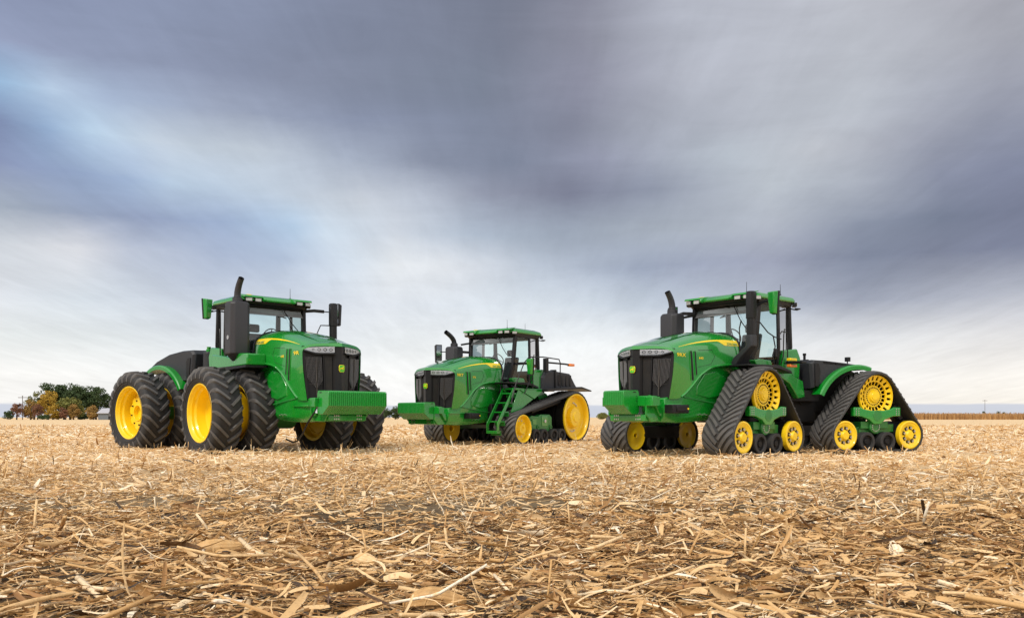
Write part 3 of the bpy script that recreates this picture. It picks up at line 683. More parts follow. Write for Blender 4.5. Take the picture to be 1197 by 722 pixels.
def rear_module(root, zoff, quad):
    """rear frame of the articulated machines: black tank, arc fenders, axle; x from the joint"""
    global CUR
    m = MB(); m.box(-2.7, .35, -.36, .36, .62, 1.16); m.box(-.25, .3, -.5, .5, .55, 1.5); m.cyl((0,0,.5), (0,0,1.5), .16)
    m.box(-1.0, .2, -.62, .62, .70, 1.45); m.build('rear_frame', DARK, root, bevel=.02)
    m = MB()
    a = 1.17 if quad else 1.22; cx_, cz = (-1.78, .80) if quad else (-1.96, .90)
    arc = [(cx_+a*math.cos(t), cz+a*math.sin(t)) for t in np.linspace(R(42), R(112), 14)]
    if quad: top = [(-2.25, 1.93), (-2.0, 2.0), (-1.5, 2.05), (-.95, 2.09), (-.62, 2.10), (-.54, 2.02), (-.60, 1.45)]
    else: top = [(-2.75, 2.08), (-2.35, 2.27), (-1.7, 2.44), (-1.1, 2.50), (-.62, 2.50), (-.52, 2.40), (-.62, 1.72)]
    prof = top+[p for p in arc]
    n = len(prof)
    cxx = sum(p[0] for p in prof)/n; czz = sum(p[1] for p in prof)/n
    sc_ = lambda p, k: (cxx+(p[0]-cxx)*k, czz+(p[1]-czz)*k)
    rows = []
    for y, k in ((-1.0, .93), (-.93, .985), (-.7, 1.0), (.7, 1.0), (.93, .985), (1.0, .93)):
        rows.append([(sc_(p, k)[0] if i < 7 else p[0], y, (sc_(p, k)[1] if i < 7 else p[1]+.012)) for i, p in enumerate(prof)])
    m.grid(rows, close_v=True, cap=True); T = m.build('fuel_tank', TANK, root, bevel=.02, seg=3, ang=30)
    m = MB()
    for s in (1, -1):
        if quad:
            m.prism([(-.66, 2.02), (-.66, 1.5), (-.76, 1.5), (-.80, 1.9), (-.76, 2.02)], s*.99, s*1.03); m.prism([(-.86, 2.08), (-1.5, 2.03), (-1.9, 1.98), (-1.9, 1.95), (-.9, 2.0)], s*.975, s*1.0)
        else:
            m.prism([(-.66, 2.30), (-.72, 1.80), (-.84, 1.80), (-.86, 2.2), (-.80, 2.30)], s*.985, s*1.02)
    for k in range(5): m.bar([(-.85-.3*k, .55, (2.115 if quad else 2.50)-(.02 if quad else .03)*k-(.03*k if not quad else 0)), (-.85-.3*k, -.55, (2.115 if quad else 2.50)-(.02 if quad else .03)*k-(.03*k if not quad else 0))], .05, .04, side=(1,0,0))
    m.build('tank_rib', BLACK, T, bevel=.01)
    for s in (1, -1):
        m = MB(); m.prism([(cx_+(a-.01)*math.cos(t), cz+(a-.01)*math.sin(t)) for t in np.linspace(R(28), R(120), 16)]+[(cx_-.6, .95), (cx_+.9, .95)], s*.42, s*.47); m.build('wheel_arch', DARK, root)
    # tank neck, caps, work lights
    m = MB()
    zt = 2.10 if quad else 2.50
    m.cyl((-.95, .3, zt-.02), (-.95, .3, zt+.16), .03, n=10); m.cyl((-.95, .3, zt+.14), (-.95, .3, zt+.19), .04, n=10)
    m.build('filler_neck', BLACK, T)
    for s in (1, -1):
        m = MB(); m.tube([(-1.75, s*.8, 2.0 if quad else 2.3), (-1.75, s*.8, 2.10 if quad else 2.36)], .015, 6); m.box(-1.80, -1.71, s*.8-.05, s*.8+.05, (2.09 if quad else 2.33), (2.19 if quad else 2.43)); lw = m.build('work_light', BLACK, T, bevel=.008)
    # narrow hydraulic reservoir between cab and tank
    m = MB(); z1 = 2.06 if quad else 2.46
    m.grid([[(x, y, z) for x, y in ((-.46, -.62), (-.12, -.62), (-.06, -.3), (-.06, .3), (-.12, .62), (-.46, .62))] for z in (1.3, z1-.15)]+[[(-.29+(x+.29)*.7, y*.85, z1) for x, y in ((-.46, -.62), (-.12, -.62), (-.06, -.3), (-.06, .3), (-.12, .62), (-.46, .62))]], close_v=True, cap=True)
    for s in (1, -1): m.cyl((-.30, s*.72, 1.25), (-.30, s*.72, z1-.02), .15, .14, 18)
    HT = m.build('oil_reservoir', TANK, root, bevel=.03, seg=3)
    m = MB()
    for s in (1, -1): m.cyl((-.30, s*.72, z1-.02), (-.30, s*.72, z1+.05), .07, n=14); m.cyl((-.30, s*.72, z1+.05), (-.30, s*.72, z1+.11), .045, .055, 14)
    m.build('filler_cap', GREEN, HT, bevel=.006)
    m = MB()
    for s in (1, -1):
        for q in range(6): m.tube([(.1, s*(.25+.06*q), 1.5), (-.15, s*(.45+.05*q), 1.2+.05*q), (-.6, s*(.4+.05*q), 1.1)], .018, 6)
    m.box(-.9, -.1, -.85, .85, 1.18, 1.42); m.build('hoses', DARK, root)
    # arc fenders
    for s in (1, -1):
        m = MB(); r0 = a+.005; y0, y1 = (.60, 1.13) if quad else (.50, 1.16)
        ts = np.linspace(R(26 if quad else 30), R(108 if quad else 122), 24); rows = []
        for t in ts:
            c_, s_ = math.cos(t), math.sin(t)
            sec = [(y0, r0), (y1-.02, r0), (y1, r0-.02), (y1, r0-.09), (y1+.012, r0-.09), (y1+.014, r0+.0), (y1-.01, r0+.028), (y0, r0+.025)]
            rows.append([(cx_+r*c_, s*y, cz+r*s_) for y, r in sec])
        m.grid(rows, close_v=True, cap=True); m.build('fender', GREEN, root, bevel=.006, ang=30)
    m = MB(); m.cyl((-1.96, -1.0, .93), (-1.96, 1.0, .93), .17); m.lathe([(-.35, .1), (-.3, .34), (.3, .34), (.35, .1)], 28, c=(-1.96, 0, .93)); m.build('rear_axle', GREENM, root, bevel=.01)

def pose(k, V):
    """world placement: tractor origin on the ground under the front axle"""
    return V
# ------------------------------------------------------------------ tractor with eight wheels (left in the photo)
def tractor_wheels():
    global CUR
    X, Z, a, b, L = -5.557, 21.374, -.8253, -.6885, 3.917
    root = empty('tractor', (X, Z, 0), a)
    tag(root, 'green articulated tractor on eight big dual tyres with yellow rims and wide ribbed front weights', 'tractor', 'green tractors lined up on the field')
    CUR = Matrix.Identity(4)
    build_front(root, 'JOHN DEERE', .69, 3.45, True, 0, '9R', '640')
    build_cab(root, exh_top=3.44, tip=(.20, .52), mirR=(-.60, -1.5, 3.32), mirL=(.0, 1.60, 3.36), mLdark=True, valance=True)
    zc = .905
    m = MB(); m.cyl((0, -1.3, zc), (0, 1.6, zc), .13); m.lathe([(-.4, .12), (-.32, .36), (.32, .36), (.4, .12)], 28, c=(0, 0, zc)); m.box(-.3, .3, -.5, .5, .8, 1.3); m.build('front_axle', GREENM, root, bevel=.01)
    for s in (1, -1):
        o_ = .40 if s > 0 else 0; wheel(root, 0, s*1.665+o_, zc, s, False, .1); wheel(root, 0, s*.80+o_, zc, s, False, .35)
        m = MB(); m.lathe([(s*1.0, .50), (s*1.35, .50), (s*1.35, .46), (s*1.0, .46)], 48, c=(0, 0, zc)); m.build('dual_spacer', YELL, root)
    # tow chain hanging from the front bracket
    m = MB(); pts = [(2.95, -.66, 1.08), (2.9, -.72, .92), (2.72, -.78, .70), (2.4, -.72, .46), (2.0, -.62, .30), (1.6, -.5, .26), (1.2, -.45, .32)]
    m.tube(pts, .020, 6); ch = m.build('tow_cable', DARK, root); m = MB(); m.cyl((2.95, -.66, 1.02), (2.95, -.66, 1.22), .045, n=12); m.cyl((2.93, -.68, .90), (2.95, -.66, 1.02), .05, .03, n=12); m.build('tow_hook', STEEL, ch)
    CUR = Matrix.Translation((-L/2, 0, 0)) @ Matrix.Rotation(b-a, 4, 'Z')
    rear_module(root, 0, False)
    zc = .925
    m = MB(); m.cyl((-1.96, -1.45, zc), (-1.96, 1.45, zc), .13); m.build('axle_shaft', YELL, root)
    for s in (1, -1):
        wheel(root, -1.96, s*1.665, zc, s, True, .2); wheel(root, -1.96, s*.80, zc, s, False, .5)
    CUR = Matrix.Identity(4)
# ------------------------------------------------------------------ tractor with four triangular tracks (right)
def tractor_quad():
    global CUR
    X, Z, a, b, L = 4.267, 19.424, -2.4258, -2.7776, 3.9985
    root = empty('tractor', (X, Z, 0), a)
    tag(root, 'green articulated tractor riding on four triangular black rubber tracks with yellow wheels', 'tractor', 'green tractors lined up on the field')
    global WARP
    CUR = Matrix.Translation((-.30, 0, 0)); WARP = ((0, 1.17, 2.36, 2.79, 3.6, 4.0), (0, 1.17, 2.18, 2.60, 3.42, 3.79))
    build_front(root, 'JOHN DEERE', .24, 3.36, False, 2.57, '9RX', '640')
    build_cab(root, exh_top=3.33, tip=(.17, .50), mirR=(-.30, -1.48, 3.28), mirL=(.15, 1.5, 3.34), mRdark=True)
    m = MB()
    m.tube([(.36, 1.12, 3.02), (.05, 1.10, 2.98), (-.30, 1.06, 2.80), (-.62, 1.02, 2.72), (-.98, .95, 2.70)], .013, 6)
    m.tube([(-.55, 1.03, 2.74), (-.58, 1.06, 2.5), (-.45, 1.08, 2.3), (-.50, 1.08, 2.1), (-.66, 1.05, 2.0)], .014, 6)
    m.tube([(.50, .95, 3.0), (.42, .85, 2.85), (.30, .78, 2.6), (.30, .76, 2.3)], .013, 6)
    m.tube([(-.86, .98, 2.78), (-.90, 1.02, 2.86), (-1.05, 1.04, 2.84), (-1.12, 1.02, 2.6), (-1.15, 1.0, 2.1)], .014, 6); m.build('handrail', BLACK, root)
    m = MB(); m.box(-.83, -.75, .90, .96, 2.28, 2.48); m.build('door_handle', BLACK, root, bevel=.01)
    m = MB(); m.box(-1.3, -1.1, .98, 1.38, 2.12, 2.18); m.build('light_arm', BLACK, root, bevel=.008)
    for z0, mt, nm in ((2.22, DECAL, 'warning_light'), (2.06, ORANGE, 'marker_light')):
        m = MB(); m.box(-1.34, -1.08, 1.02, 1.12, z0-.025, z0+.045); m.build(nm, mt, root, bevel=.01)
    m = MB(); m.tube([(-1.5, .6, 3.6), (-1.5, .6, 4.25)], [.012, .004], 6); m.cyl((-1.5, .6, 3.6), (-1.5, .6, 3.76), .022, n=8); m.build('antenna', BLACK, root)
    CUR = Matrix.Identity(4); WARP = None
    m = MB(); m.cyl((0, -1.0, 1.2), (0, 1.0, 1.2), .17); m.box(-.35, .35, -.6, .6, .75, 1.35); m.build('front_axle', GREENM, root, bevel=.01)
    track_quad(root, 0, 1); CUR = Matrix.Translation((0, -.50, 0)); track_quad(root, 0, -1); CUR = Matrix.Identity(4)
    CUR = Matrix.Translation((-L/2, 0, 0)) @ Matrix.Rotation(b-a, 4, 'Z')
    rear_module(root, 0, True)
    base = CUR
    CUR = base; track_quad(root, -2.0, 1); CUR = base @ Matrix.Translation((0, -.50, 0)); track_quad(root, -2.0, -1)
    CUR = Matrix.Identity(4)
# ------------------------------------------------------------------ tractor with two long tracks (middle)
def tractor_twin():
    global CUR
    X, Z, a = -.911, 26.688, -2.1889
    root = empty('tractor', (X, Z, 0), a)
    tag(root, 'green tractor on two long rubber tracks with a boarding ladder, standing between the other two', 'tractor', 'green tractors lined up on the field')
    global WARP
    CUR = Matrix.Translation((-.27, 0, 0)); WARP = ((0, .7, 1.17, 1.37, 2.36, 2.79, 3.6, 4.0), (0, .59, 1.04, 1.22, 2.13, 2.57, 3.38, 3.78))
    build_front(root, 'JOHN DEERE', .45, 3.40, False, 1.90, '9RT', '570')
    build_cab(root, exh_top=3.18, tip=(.40, .42), mirR=(.47, -1.5, 2.96), mirL=(-.13, 1.5, 2.51), mRdark=True, intake=False)
    CUR = Matrix.Identity(4); WARP = None
    # black rear tank / body
    m = MB(); prof = [(-1.75, 1.62), (-1.75, 2.06), (-1.95, 2.24), (-2.3, 2.28), (-3.4, 2.22), (-3.75, 1.86), (-3.85, 1.78), (-3.6, 1.68), (-2.9, 1.70), (-2.5, 1.62)]
    rows = []
    for y, k in ((-1.02, .92), (-.94, .98), (-.75, 1), (.75, 1), (.94, .98), (1.02, .92)): rows.append([(-2.7+(p[0]+2.7)*k, y, 1.95+(p[1]-1.95)*k) for p in prof])
    m.grid(rows, close_v=True, cap=True); T = m.build('fuel_tank', TANK, root, bevel=.03, seg=3)
    m = MB()
    for k in range(4): m.box(-2.75-.22*k, -2.62-.22*k, -1.04, 1.04, 1.80, 2.16)
    m.box(-2.50, -2.42, .85, 1.06, 1.70, 2.30); m.build('tank_rib', BLACK, T, bevel=.02)
    m = MB(); m.prism([(-1.3, 1.66), (-3.3, 1.78), (-3.9, 1.68), (-3.9, 1.64), (-3.3, 1.72), (-1.3, 1.58)], .75, 1.5); m.build('track_guard', BLACK, root, bevel=.01)
    m = MB(); m.prism([(-1.3, 1.66), (-3.3, 1.78), (-3.9, 1.68), (-3.9, 1.64), (-3.3, 1.72), (-1.3, 1.58)], -1.5, -.75); m.build('track_guard', BLACK, root, bevel=.01)
    m = MB(); m.box(-3.4, .6, -.5, .5, .62, 1.4); m.cyl((-2.96, -.8, .83), (-2.96, .8, .83), .22); m.box(-.4, .5, -.75, .75, .7, 1.2); m.build('rear_frame', DARK, root, bevel=.02)
    # left deck and ladder
    m = MB(); m.box(-2.0, .12, .95, 1.30, 1.60, 1.66); m.prism([(.12, 1.66), (.02, 1.66), (-.9, 1.35), (-1.4, 1.62), (-1.4, 1.66)], 1.27, 1.30)
    m.prism([(.2, 1.62), (.0, 1.62), (-.45, 1.05), (-.35, .98)], .94, .97)
    m.prism([(-.1, 1.62), (-1.35, 1.58), (-1.1, 1.45), (-.1, .98), (.25, .95)], 1.24, 1.27)
    dk = m.build('deck', GREEN, root, bevel=.012)
    m = MB()
    for y in (.90, 1.26): m.bar([(.10, y, 1.64), (.88, y, .62), (.88, y, .40)], .02, .11, side=(0,1,0))
    for k in range(5):
        t = k/4; x = .12+.74*t; z = 1.50-1.08*t
        m.box(x-.12, x+.10, .91, 1.27, z-.02, z+.015)
    m.box(.80, .95, .90, 1.28, .36, .40)
    for k in range(5): t = k/4; x = .12+.74*t; z = 1.50-1.08*t; m.box(x-.125, x-.115, .91, 1.27, z-.12, z-.02)
    ld = m.build('ladder', GREEN, root, bevel=.006)
    m = MB()
    for k in range(5):
        t = k/4; x = .12+.74*t; z = 1.50-1.08*t
        m.box(x-.11, x+.09, .93, 1.25, z+.016, z+.022)
    m.build('tread_plate', DARK, ld)
    m = MB()
    m.tube([(.22, .86, 1.35), (.20, .86, 1.85), (.0, .86, 2.3), (-.15, .86, 2.42), (-.30, .88, 2.40)], .018, 6)
    m.tube([(.30, 1.30, 1.20), (.10, 1.32, 1.75), (-.30, 1.34, 2.40), (-.55, 1.34, 2.58), (-1.3, 1.34, 2.62), (-2.25, 1.30, 2.60), (-2.32, 1.30, 2.5), (-2.32, 1.30, 1.66)], .018, 6)
    m.tube([(-.75, 1.34, 1.66), (-.75, 1.34, 2.60)], .018, 6); m.tube([(-.35, 1.32, 1.5), (-.62, 1.33, 1.9), (-.72, 1.34, 1.7)], .014, 6)
    m.tube([(-.5, 1.34, 2.05), (-.75, 1.34, 2.05)], .014, 6); m.build('handrail', BLACK, dk)
    # folding arm with orange end light
    m = MB(); m.bar([(-1.85, 1.05, 2.50), (-2.7, 1.22, 2.48), (-3.0, 1.28, 2.46)], .05, .05); m.box(-1.95, -1.80, 1.0, 1.12, 2.2, 2.62)
    la = m.build('light_arm', BLACK, root, bevel=.012); m = MB(); m.box(-3.12, -2.86, 1.22, 1.34, 2.42, 2.50); m.build('marker_light', ORANGE, la, bevel=.015)
    m = MB(); m.tube([(-2.0, .2, 3.4), (-2.0, .2, 3.75)], [.007, .004], 5); m.build('antenna', BLACK, root)
    # tracks
    for s in (1, -1):
        u = root; base = Matrix.Identity(4); CUR = Matrix.Diagonal((1, s, 1, 1)) if s > 0 else Matrix.Translation((0, -.34, 0)) @ Matrix.Diagonal((1, s, 1, 1))
        fx, fz, fr_ = 0, .485, .405; rx, rz, rrr = -2.965, .825, .735
        bm_, bt_ = belt([(rx, rz, rrr), (fx, fz, fr_)], .78, 1.53, 1.0, pitch=.15, h=.042); tb = bm_.build('track_belt', BELT, u, ang=30); bt_.build('tread', TREAD, tb, ang=30)
        def at(m, x, z): m.v = [(p[0]+x, p[1], p[2]+z) for p in m.v]; return m
        # front idler
        m = MB(); r = fr_; m.lathe([(1.20, r), (1.525, r), (1.535, r-.01), (1.535, r-.03), (1.50, r-.045), (1.40, r-.07), (1.385, r*.5), (1.42, r*.42), (1.50, r*.36), (1.50, r*.18), (1.47, r*.15), (1.47, .001), (1.2, .001)], 48)
        iw = at(m, fx, fz).build('idler_wheel', YELL, u, ang=30)
        m = MB(); m.lathe([(.80, r), (1.10, r), (1.10, .1), (.80, .1)], 40); at(m, fx, fz).build('inner_idler', YELL, iw)
        m = MB()
        for k in range(10): q = 2*PI*k/10; m.cyl((.24*math.cos(q), 1.385, .24*math.sin(q)), (.24*math.cos(q), 1.41, .24*math.sin(q)), .022, n=8)
        at(m, fx, fz).build('bolt_circle', STEEL, iw)
        # rear drive wheel
        m = MB(); r = rrr; m.lathe([(1.455, r), (1.50, r), (1.52, r-.015), (1.52, r-.045), (1.49, r-.065), (1.36, r-.085), (1.33, r-.12), (1.30, r*.52), (1.33, r*.46), (1.45, r*.42), (1.47, r*.38), (1.47, r*.24), (1.50, r*.20), (1.50, .001), (1.1, .001), (1.1, r*.4), (1.28, r-.12), (1.455, r-.06)], 64)
        dw = at(m, rx, rz).build('drive_wheel', YELL, u, ang=30)
        m = MB(); m.lathe([(.80, r), (1.12, r), (1.12, .2), (.80, .2)], 48); m.lathe([(1.18, r), (1.452, r), (1.452, r-.05), (1.18, r-.05)], 64); at(m, rx, rz).build('inner_drive_wheel', DARK, dw)
        m = MB()
        for k in range(24): q = 2*PI*k/24; m.cyl((.30*math.cos(q), 1.44, .30*math.sin(q)), (.30*math.cos(q), 1.475, .30*math.sin(q)), .018, n=8)
        at(m, rx, rz).build('hub_teeth', YELL, dw)
        m = MB()
        for q0 in (R(100), R(250)):
            for k in range(5): q = q0+k*.13; m.cyl((.45*math.cos(q), 1.305, .45*math.sin(q)), (.45*math.cos(q), 1.335, .45*math.sin(q)), .026, n=8)
        at(m, rx, rz).build('bolt_circle', STEEL, dw)
        for x in (-.74, -1.16, -1.70, -2.14):
            m = MB()
            for (a_, b_) in ((1.28, 1.50), (.80, 1.02)): m.lathe([(a_, .20), (b_-.01, .20), (b_, .19), (b_, .135), (b_-.03, .13), (a_, .13)], 28)
            ro = at(m, x, .27).build('roller', RUBBER, u, ang=30)
            m = MB(); m.lathe([(.85, .13), (1.45, .13), (1.45, .07), (1.48, .055), (1.48, .001), (.85, .001)], 24); at(m, x, .27).build('roller_hub', DARK, ro, ang=30)
        m = MB(); m.prism([(-.50, .44), (-.50, .78), (-.66, .86), (-1.0, .84), (-1.12, .90), (-1.62, .90), (-1.75, .82), (-1.75, .44), (-1.5, .38), (-.8, .38)], 1.20, 1.36)
        m.box(-2.0, -.4, .9, 1.2, .45, .75); fm = m.build('track_frame', GREENM, u, bevel=.018, seg=3)
        m = MB(); m.prism([(-1.18, .55), (-1.18, .86), (-1.50, .86), (-1.50, .55)], 1.36, 1.372)
        m.prism([(-.70, .6), (-.70, .76), (-.9, .76), (-.9, .6)], 1.36, 1.372); m.build('frame_panel', GREEN, fm, bevel=.005)
        m = MB()
        for c_ in ((-.62, .50), (-.98, .52), (-1.66, .52), (-.60, .72)): m.lathe([(1.35, .07), (1.39, .065), (1.39, .03), (1.365, .03)], 20, c=(c_[0], 0, c_[1]))
        m.build('pivot_boss', GREENM, fm)
        m = MB(); m.cyl((-.75, 1.25, .98), (-2.3, 1.25, 1.30), .07); m.cyl((-1.5, 1.25, 1.13), (-2.6, 1.25, 1.36), .045); m.build('tension_cylinder', DARK, u)
        m = MB(); m.lathe([(1.30, .05), (1.4, .05), (1.4, .001), (1.3, .001)], 12, c=(-1.34, 0, .7)); m.build('plug', STEEL, fm)
    CUR = Matrix.Identity(4)

tractor_wheels(); tractor_quad(); tractor_twin()

#==GROUND==
# ------------------------------------------------------------------ setting: field
def px(x, Z): return (x-CX)/FPX*Z
def pz(y, Z): return CAMH+(HY-y)/FPX*Z
def straw_material():
    m = bpy.data.materials.new('corn_straw'); m.use_nodes = True; N = NT(m.node_tree); b = m.node_tree.nodes['Principled BSDF']
    at = N.n('ShaderNodeAttribute', attribute_name='tone')
    c = N.ramp(at.outputs['Fac'], [(0, lin(.030, .016, .008)), (.10, lin(.11, .052, .018)), (.25, lin(.34, .162, .049)), (.5, lin(.62, .372, .146)), (.75, lin(.80, .556, .290)), (.93, lin(.88, .725, .50)), (1, lin(.90, .80, .63))])
    tc = N.n('ShaderNodeTexCoord').outputs['Object']
    k = N.noise(tc, 60, 4, .7)
    c2 = N.mix(N.math('MULTIPLY', N.math('SUBTRACT', k, .50, clamp=True), 3.0, clamp=True), c, lin(.30, .19, .09))
    N.l(c2, b.inputs['Base Color']); b.inputs['Roughness'].default_value = .62
    bp = N.n('ShaderNodeBump'); bp.inputs['Strength'].default_value = .4; bp.inputs['Distance'].default_value = .004
    N.l(N.noise(tc, 180, 3, .6), bp.inputs['Height']); N.l(bp.outputs[0], b.inputs['Normal'])
    return m
STRAW = straw_material()
def ground_material():
    m = bpy.data.materials.new('stubble_soil'); m.use_nodes = True; N = NT(m.node_tree); b = m.node_tree.nodes['Principled BSDF']
    tc = N.n('ShaderNodeTexCoord').outputs['Object']
    sp = N.n('ShaderNodeSeparateXYZ'); N.l(tc, sp.inputs[0])
    dist = N.math('POWER', N.math('ADD', N.math('MULTIPLY', sp.outputs[0], sp.outputs[0]), N.math('MULTIPLY', sp.outputs[1], sp.outputs[1])), .5)
    mp = N.n('ShaderNodeMapping'); mp.inputs['Scale'].default_value = (1, .45, 1); N.l(tc, mp.inputs[0])
    n1 = N.noise(mp.outputs[0], 14, 6, .72); n2 = N.noise(mp.outputs[0], 1.1, 5, .65); n3 = N.noise(mp.outputs[0], .07, 4, .6)
    straw = N.ramp(n1, [(.26, lin(.20, .12, .06)), (.38, lin(.52, .35, .19)), (.50, lin(.72, .52, .29)), (.66, lin(.86, .69, .45))])
    straw = N.mix(N.math('MULTIPLY', N.math('SUBTRACT', n2, .5, clamp=True), 1.6, clamp=True), straw, lin(.50, .33, .18))
    straw = N.mix(N.math('MULTIPLY', N.math('SUBTRACT', n3, .45, clamp=True), 1.5, clamp=True), straw, lin(.72, .54, .35))
    soil = N.ramp(n1, [(.3, lin(.008, .006, .005)), (.7, lin(.038, .027, .018))])
    far = N.math('MULTIPLY', N.math('SUBTRACT', dist, 7), .09, clamp=True)
    N.l(N.mix(N.math('ADD', N.math('MULTIPLY', far, .9), .10), soil, straw), b.inputs['Base Color'])
    b.inputs['Roughness'].default_value = .95; b.inputs['Specular IOR Level'].default_value = .15
    bp = N.n('ShaderNodeBump'); bp.inputs['Strength'].default_value = .6; bp.inputs['Distance'].default_value = .05
    N.l(N.noise(mp.outputs[0], 9, 5, .7), bp.inputs['Height']); N.l(bp.outputs[0], b.inputs['Normal'])
    return m
GM = ground_material()
me = bpy.data.meshes.new('ground')
gx = [-6000, -1500, -500, -200, 0, 200, 500, 1500, 6000]; gy = [-3000, -500, -50, 0, 50, 150, 400, 1000, 3000, 9000]
me.from_pydata([(x, y, 0) for y in gy for x in gx], [], [(j*9+i, j*9+i+1, (j+1)*9+i+1, (j+1)*9+i) for j in range(len(gy)-1) for i in range(8)])
me.materials.append(GM); g = bpy.data.objects.new('ground', me); COL.objects.link(g); tag(g, 'harvested corn field covered with straw, bare dark soil in places', kind='structure')

def hfield(x, y):
    return .018+.014*np.sin(x*1.9+np.sin(y*1.3)*1.4)+.014*np.sin(y*2.3+np.sin(x*.9)*1.7)+.008*np.sin(x*5.1+y*3.7)
def cover(x, y):      # 0 where the soil shows
    n = np.sin(x*.55+1.3*np.sin(y*.62+.6))+np.sin(y*1.35+1.1*np.sin(x*.33+2.))+.7*np.sin(x*1.9-y*1.1+1.)+.5*np.sin(x*3.3+y*4.1)
    return n
def pieces(Nn, Z0, Z1, seg, cols, Lr, wr, tall, zr, tonemu=.6, margin=1.5, soilcut=True, lscale=1.):
    """Nn loose ribbons of straw, spread evenly over the ground between the depths Z0 and Z1"""
    Z = np.sqrt(RNG.uniform(Z0**2, Z1**2, Nn)); X = RNG.uniform(-1, 1, Nn)*(Z*.66+margin+1.)
    if soilcut:
        keep = (cover(X, Z) > -1.45) | (RNG.random(Nn) < .22); X, Z = X[keep], Z[keep]; Nn = len(X)
    L = Lr[0]*np.exp(RNG.normal(0, Lr[1], Nn))*lscale; L = np.clip(L, Lr[0]*.3, Lr[0]*3.2)
    w = wr[0]*np.exp(RNG.normal(0, wr[1], Nn)); w = np.minimum(w, L*.35)
    yaw = RNG.normal(0, .75, Nn)+np.where(RNG.random(Nn) < .35, PI/2, 0)*RNG.uniform(.3, 1, Nn)
    pit = RNG.normal(0, .16, Nn)+(RNG.random(Nn) < tall)*RNG.uniform(.5, 1.3, Nn)*np.sign(RNG.normal(0, 1, Nn)); roll = RNG.normal(0, .75, Nn)
    curl = RNG.normal(0, .09, Nn)*L; fold = RNG.uniform(-.7, .9, Nn)*w*.5; tw = RNG.normal(0, .8, Nn); bend = RNG.normal(0, .055, Nn)*L
    z = hfield(X, Z)+RNG.random(Nn)**1.4*zr+np.abs(np.sin(pit))*L*.45
    d = np.stack([np.cos(yaw)*np.cos(pit), np.sin(yaw)*np.cos(pit), np.sin(pit)], 1); s0 = np.stack([-np.sin(yaw), np.cos(yaw), 0*yaw], 1); u0 = np.cross(d, s0)
    us = np.linspace(0, 1, seg+1); V = np.zeros((Nn, seg+1, cols, 3)); C = np.stack([X, Z, z], 1)
    for i, u in enumerate(us):
        a = roll+tw*(u-.5); s = s0*np.cos(a)[:, None]+u0*np.sin(a)[:, None]; up = np.cross(d, s)
        cen = C+d*((u-.5)*L)[:, None]+u0*(curl*((2*u-1)**2-.4))[:, None]+s0*(bend*((2*u-1)**2))[:, None]
        ww = w*(.35+.65*np.sin(PI*min(max(u*.86+.08, 0), 1))**.6) if seg > 1 else w
        for j in range(cols):
            t = j/(cols-1)*2-1
            V[:, i, j] = cen+s*(t*ww*.5)[:, None]+up*(fold*(abs(t)-.5 if cols > 2 else 0))[:, None]
    V[..., 2] = np.maximum(V[..., 2], .002)
    base = (np.arange(Nn)*(seg+1)*cols)[:, None]; q = []
    for i in range(seg):
        for j in range(cols-1):
            a = i*cols+j; q.append([a, a+1, a+cols+1, a+cols])
    q = np.array(q); F = (base[:, :, None]+q[None]).reshape(-1, 4)
    tone = np.clip(RNG.normal(tonemu, .21, Nn)-(RNG.random(Nn) < .16)*.38, 0, 1)
    T = np.repeat(tone, (seg+1)*cols)
    return V.reshape(-1, 3), F, T
def stalks(Nn, Z0, Z1, upright=0., r0=.010, L0=.16):
    Z = np.sqrt(RNG.uniform(Z0**2, Z1**2, Nn)); X = RNG.uniform(-1, 1, Nn)*(Z*.66+2.5); n = 7
    L = np.clip(L0*np.exp(RNG.normal(0, .5, Nn)), .04, .5); r = r0*RNG.uniform(.6, 1.35, Nn)
    yaw = RNG.uniform(0, 2*PI, Nn); upr = RNG.random(Nn) < upright
    pit = np.where(upr, RNG.uniform(.9, 1.5, Nn), RNG.normal(0, .15, Nn)); L = np.where(upr, np.minimum(L, .22), L)
    z = hfield(X, Z)+RNG.random(Nn)*.05+r+np.sin(np.abs(pit))*L*.45
    d = np.stack([np.cos(yaw)*np.cos(pit), np.sin(yaw)*np.cos(pit), np.sin(pit)], 1); s = np.stack([-np.sin(yaw), np.cos(yaw), 0*yaw], 1); u = np.cross(d, s)
    C = np.stack([X, Z, z], 1); bend = RNG.normal(0, .05, Nn)*L
    rings = [(-.5, .0), (-.5, .95), (-.1, 1.0), (-.06, 1.18), (-.02, 1.0), (.5, .9), (.5, .0)]
    V = np.zeros((Nn, len(rings), n, 3)); T = np.zeros((Nn, len(rings), n)); tone = np.clip(RNG.normal(.62, .16, Nn), 0, 1)
    for i, (t, k) in enumerate(rings):
        for j in range(n):
            a = 2*PI*j/n; V[:, i, j] = C+d*(t*L)[:, None]+s*(np.cos(a)*r*k)[:, None]+u*(np.sin(a)*r*k*.85)[:, None]+u*(bend*4*t*t)[:, None]
        T[:, i] = (tone+(.22 if k == 0 else (-.25 if k > 1.1 else 0)))[:, None]
    q = np.array([[i*n+j, i*n+(j+1) % n, (i+1)*n+(j+1) % n, (i+1)*n+j] for i in range(len(rings)-1) for j in range(n)])
    base = (np.arange(Nn)*len(rings)*n)[:, None, None]
    return V.reshape(-1, 3), (base+q[None]).reshape(-1, 4), np.clip(T, 0, 1).reshape(-1)
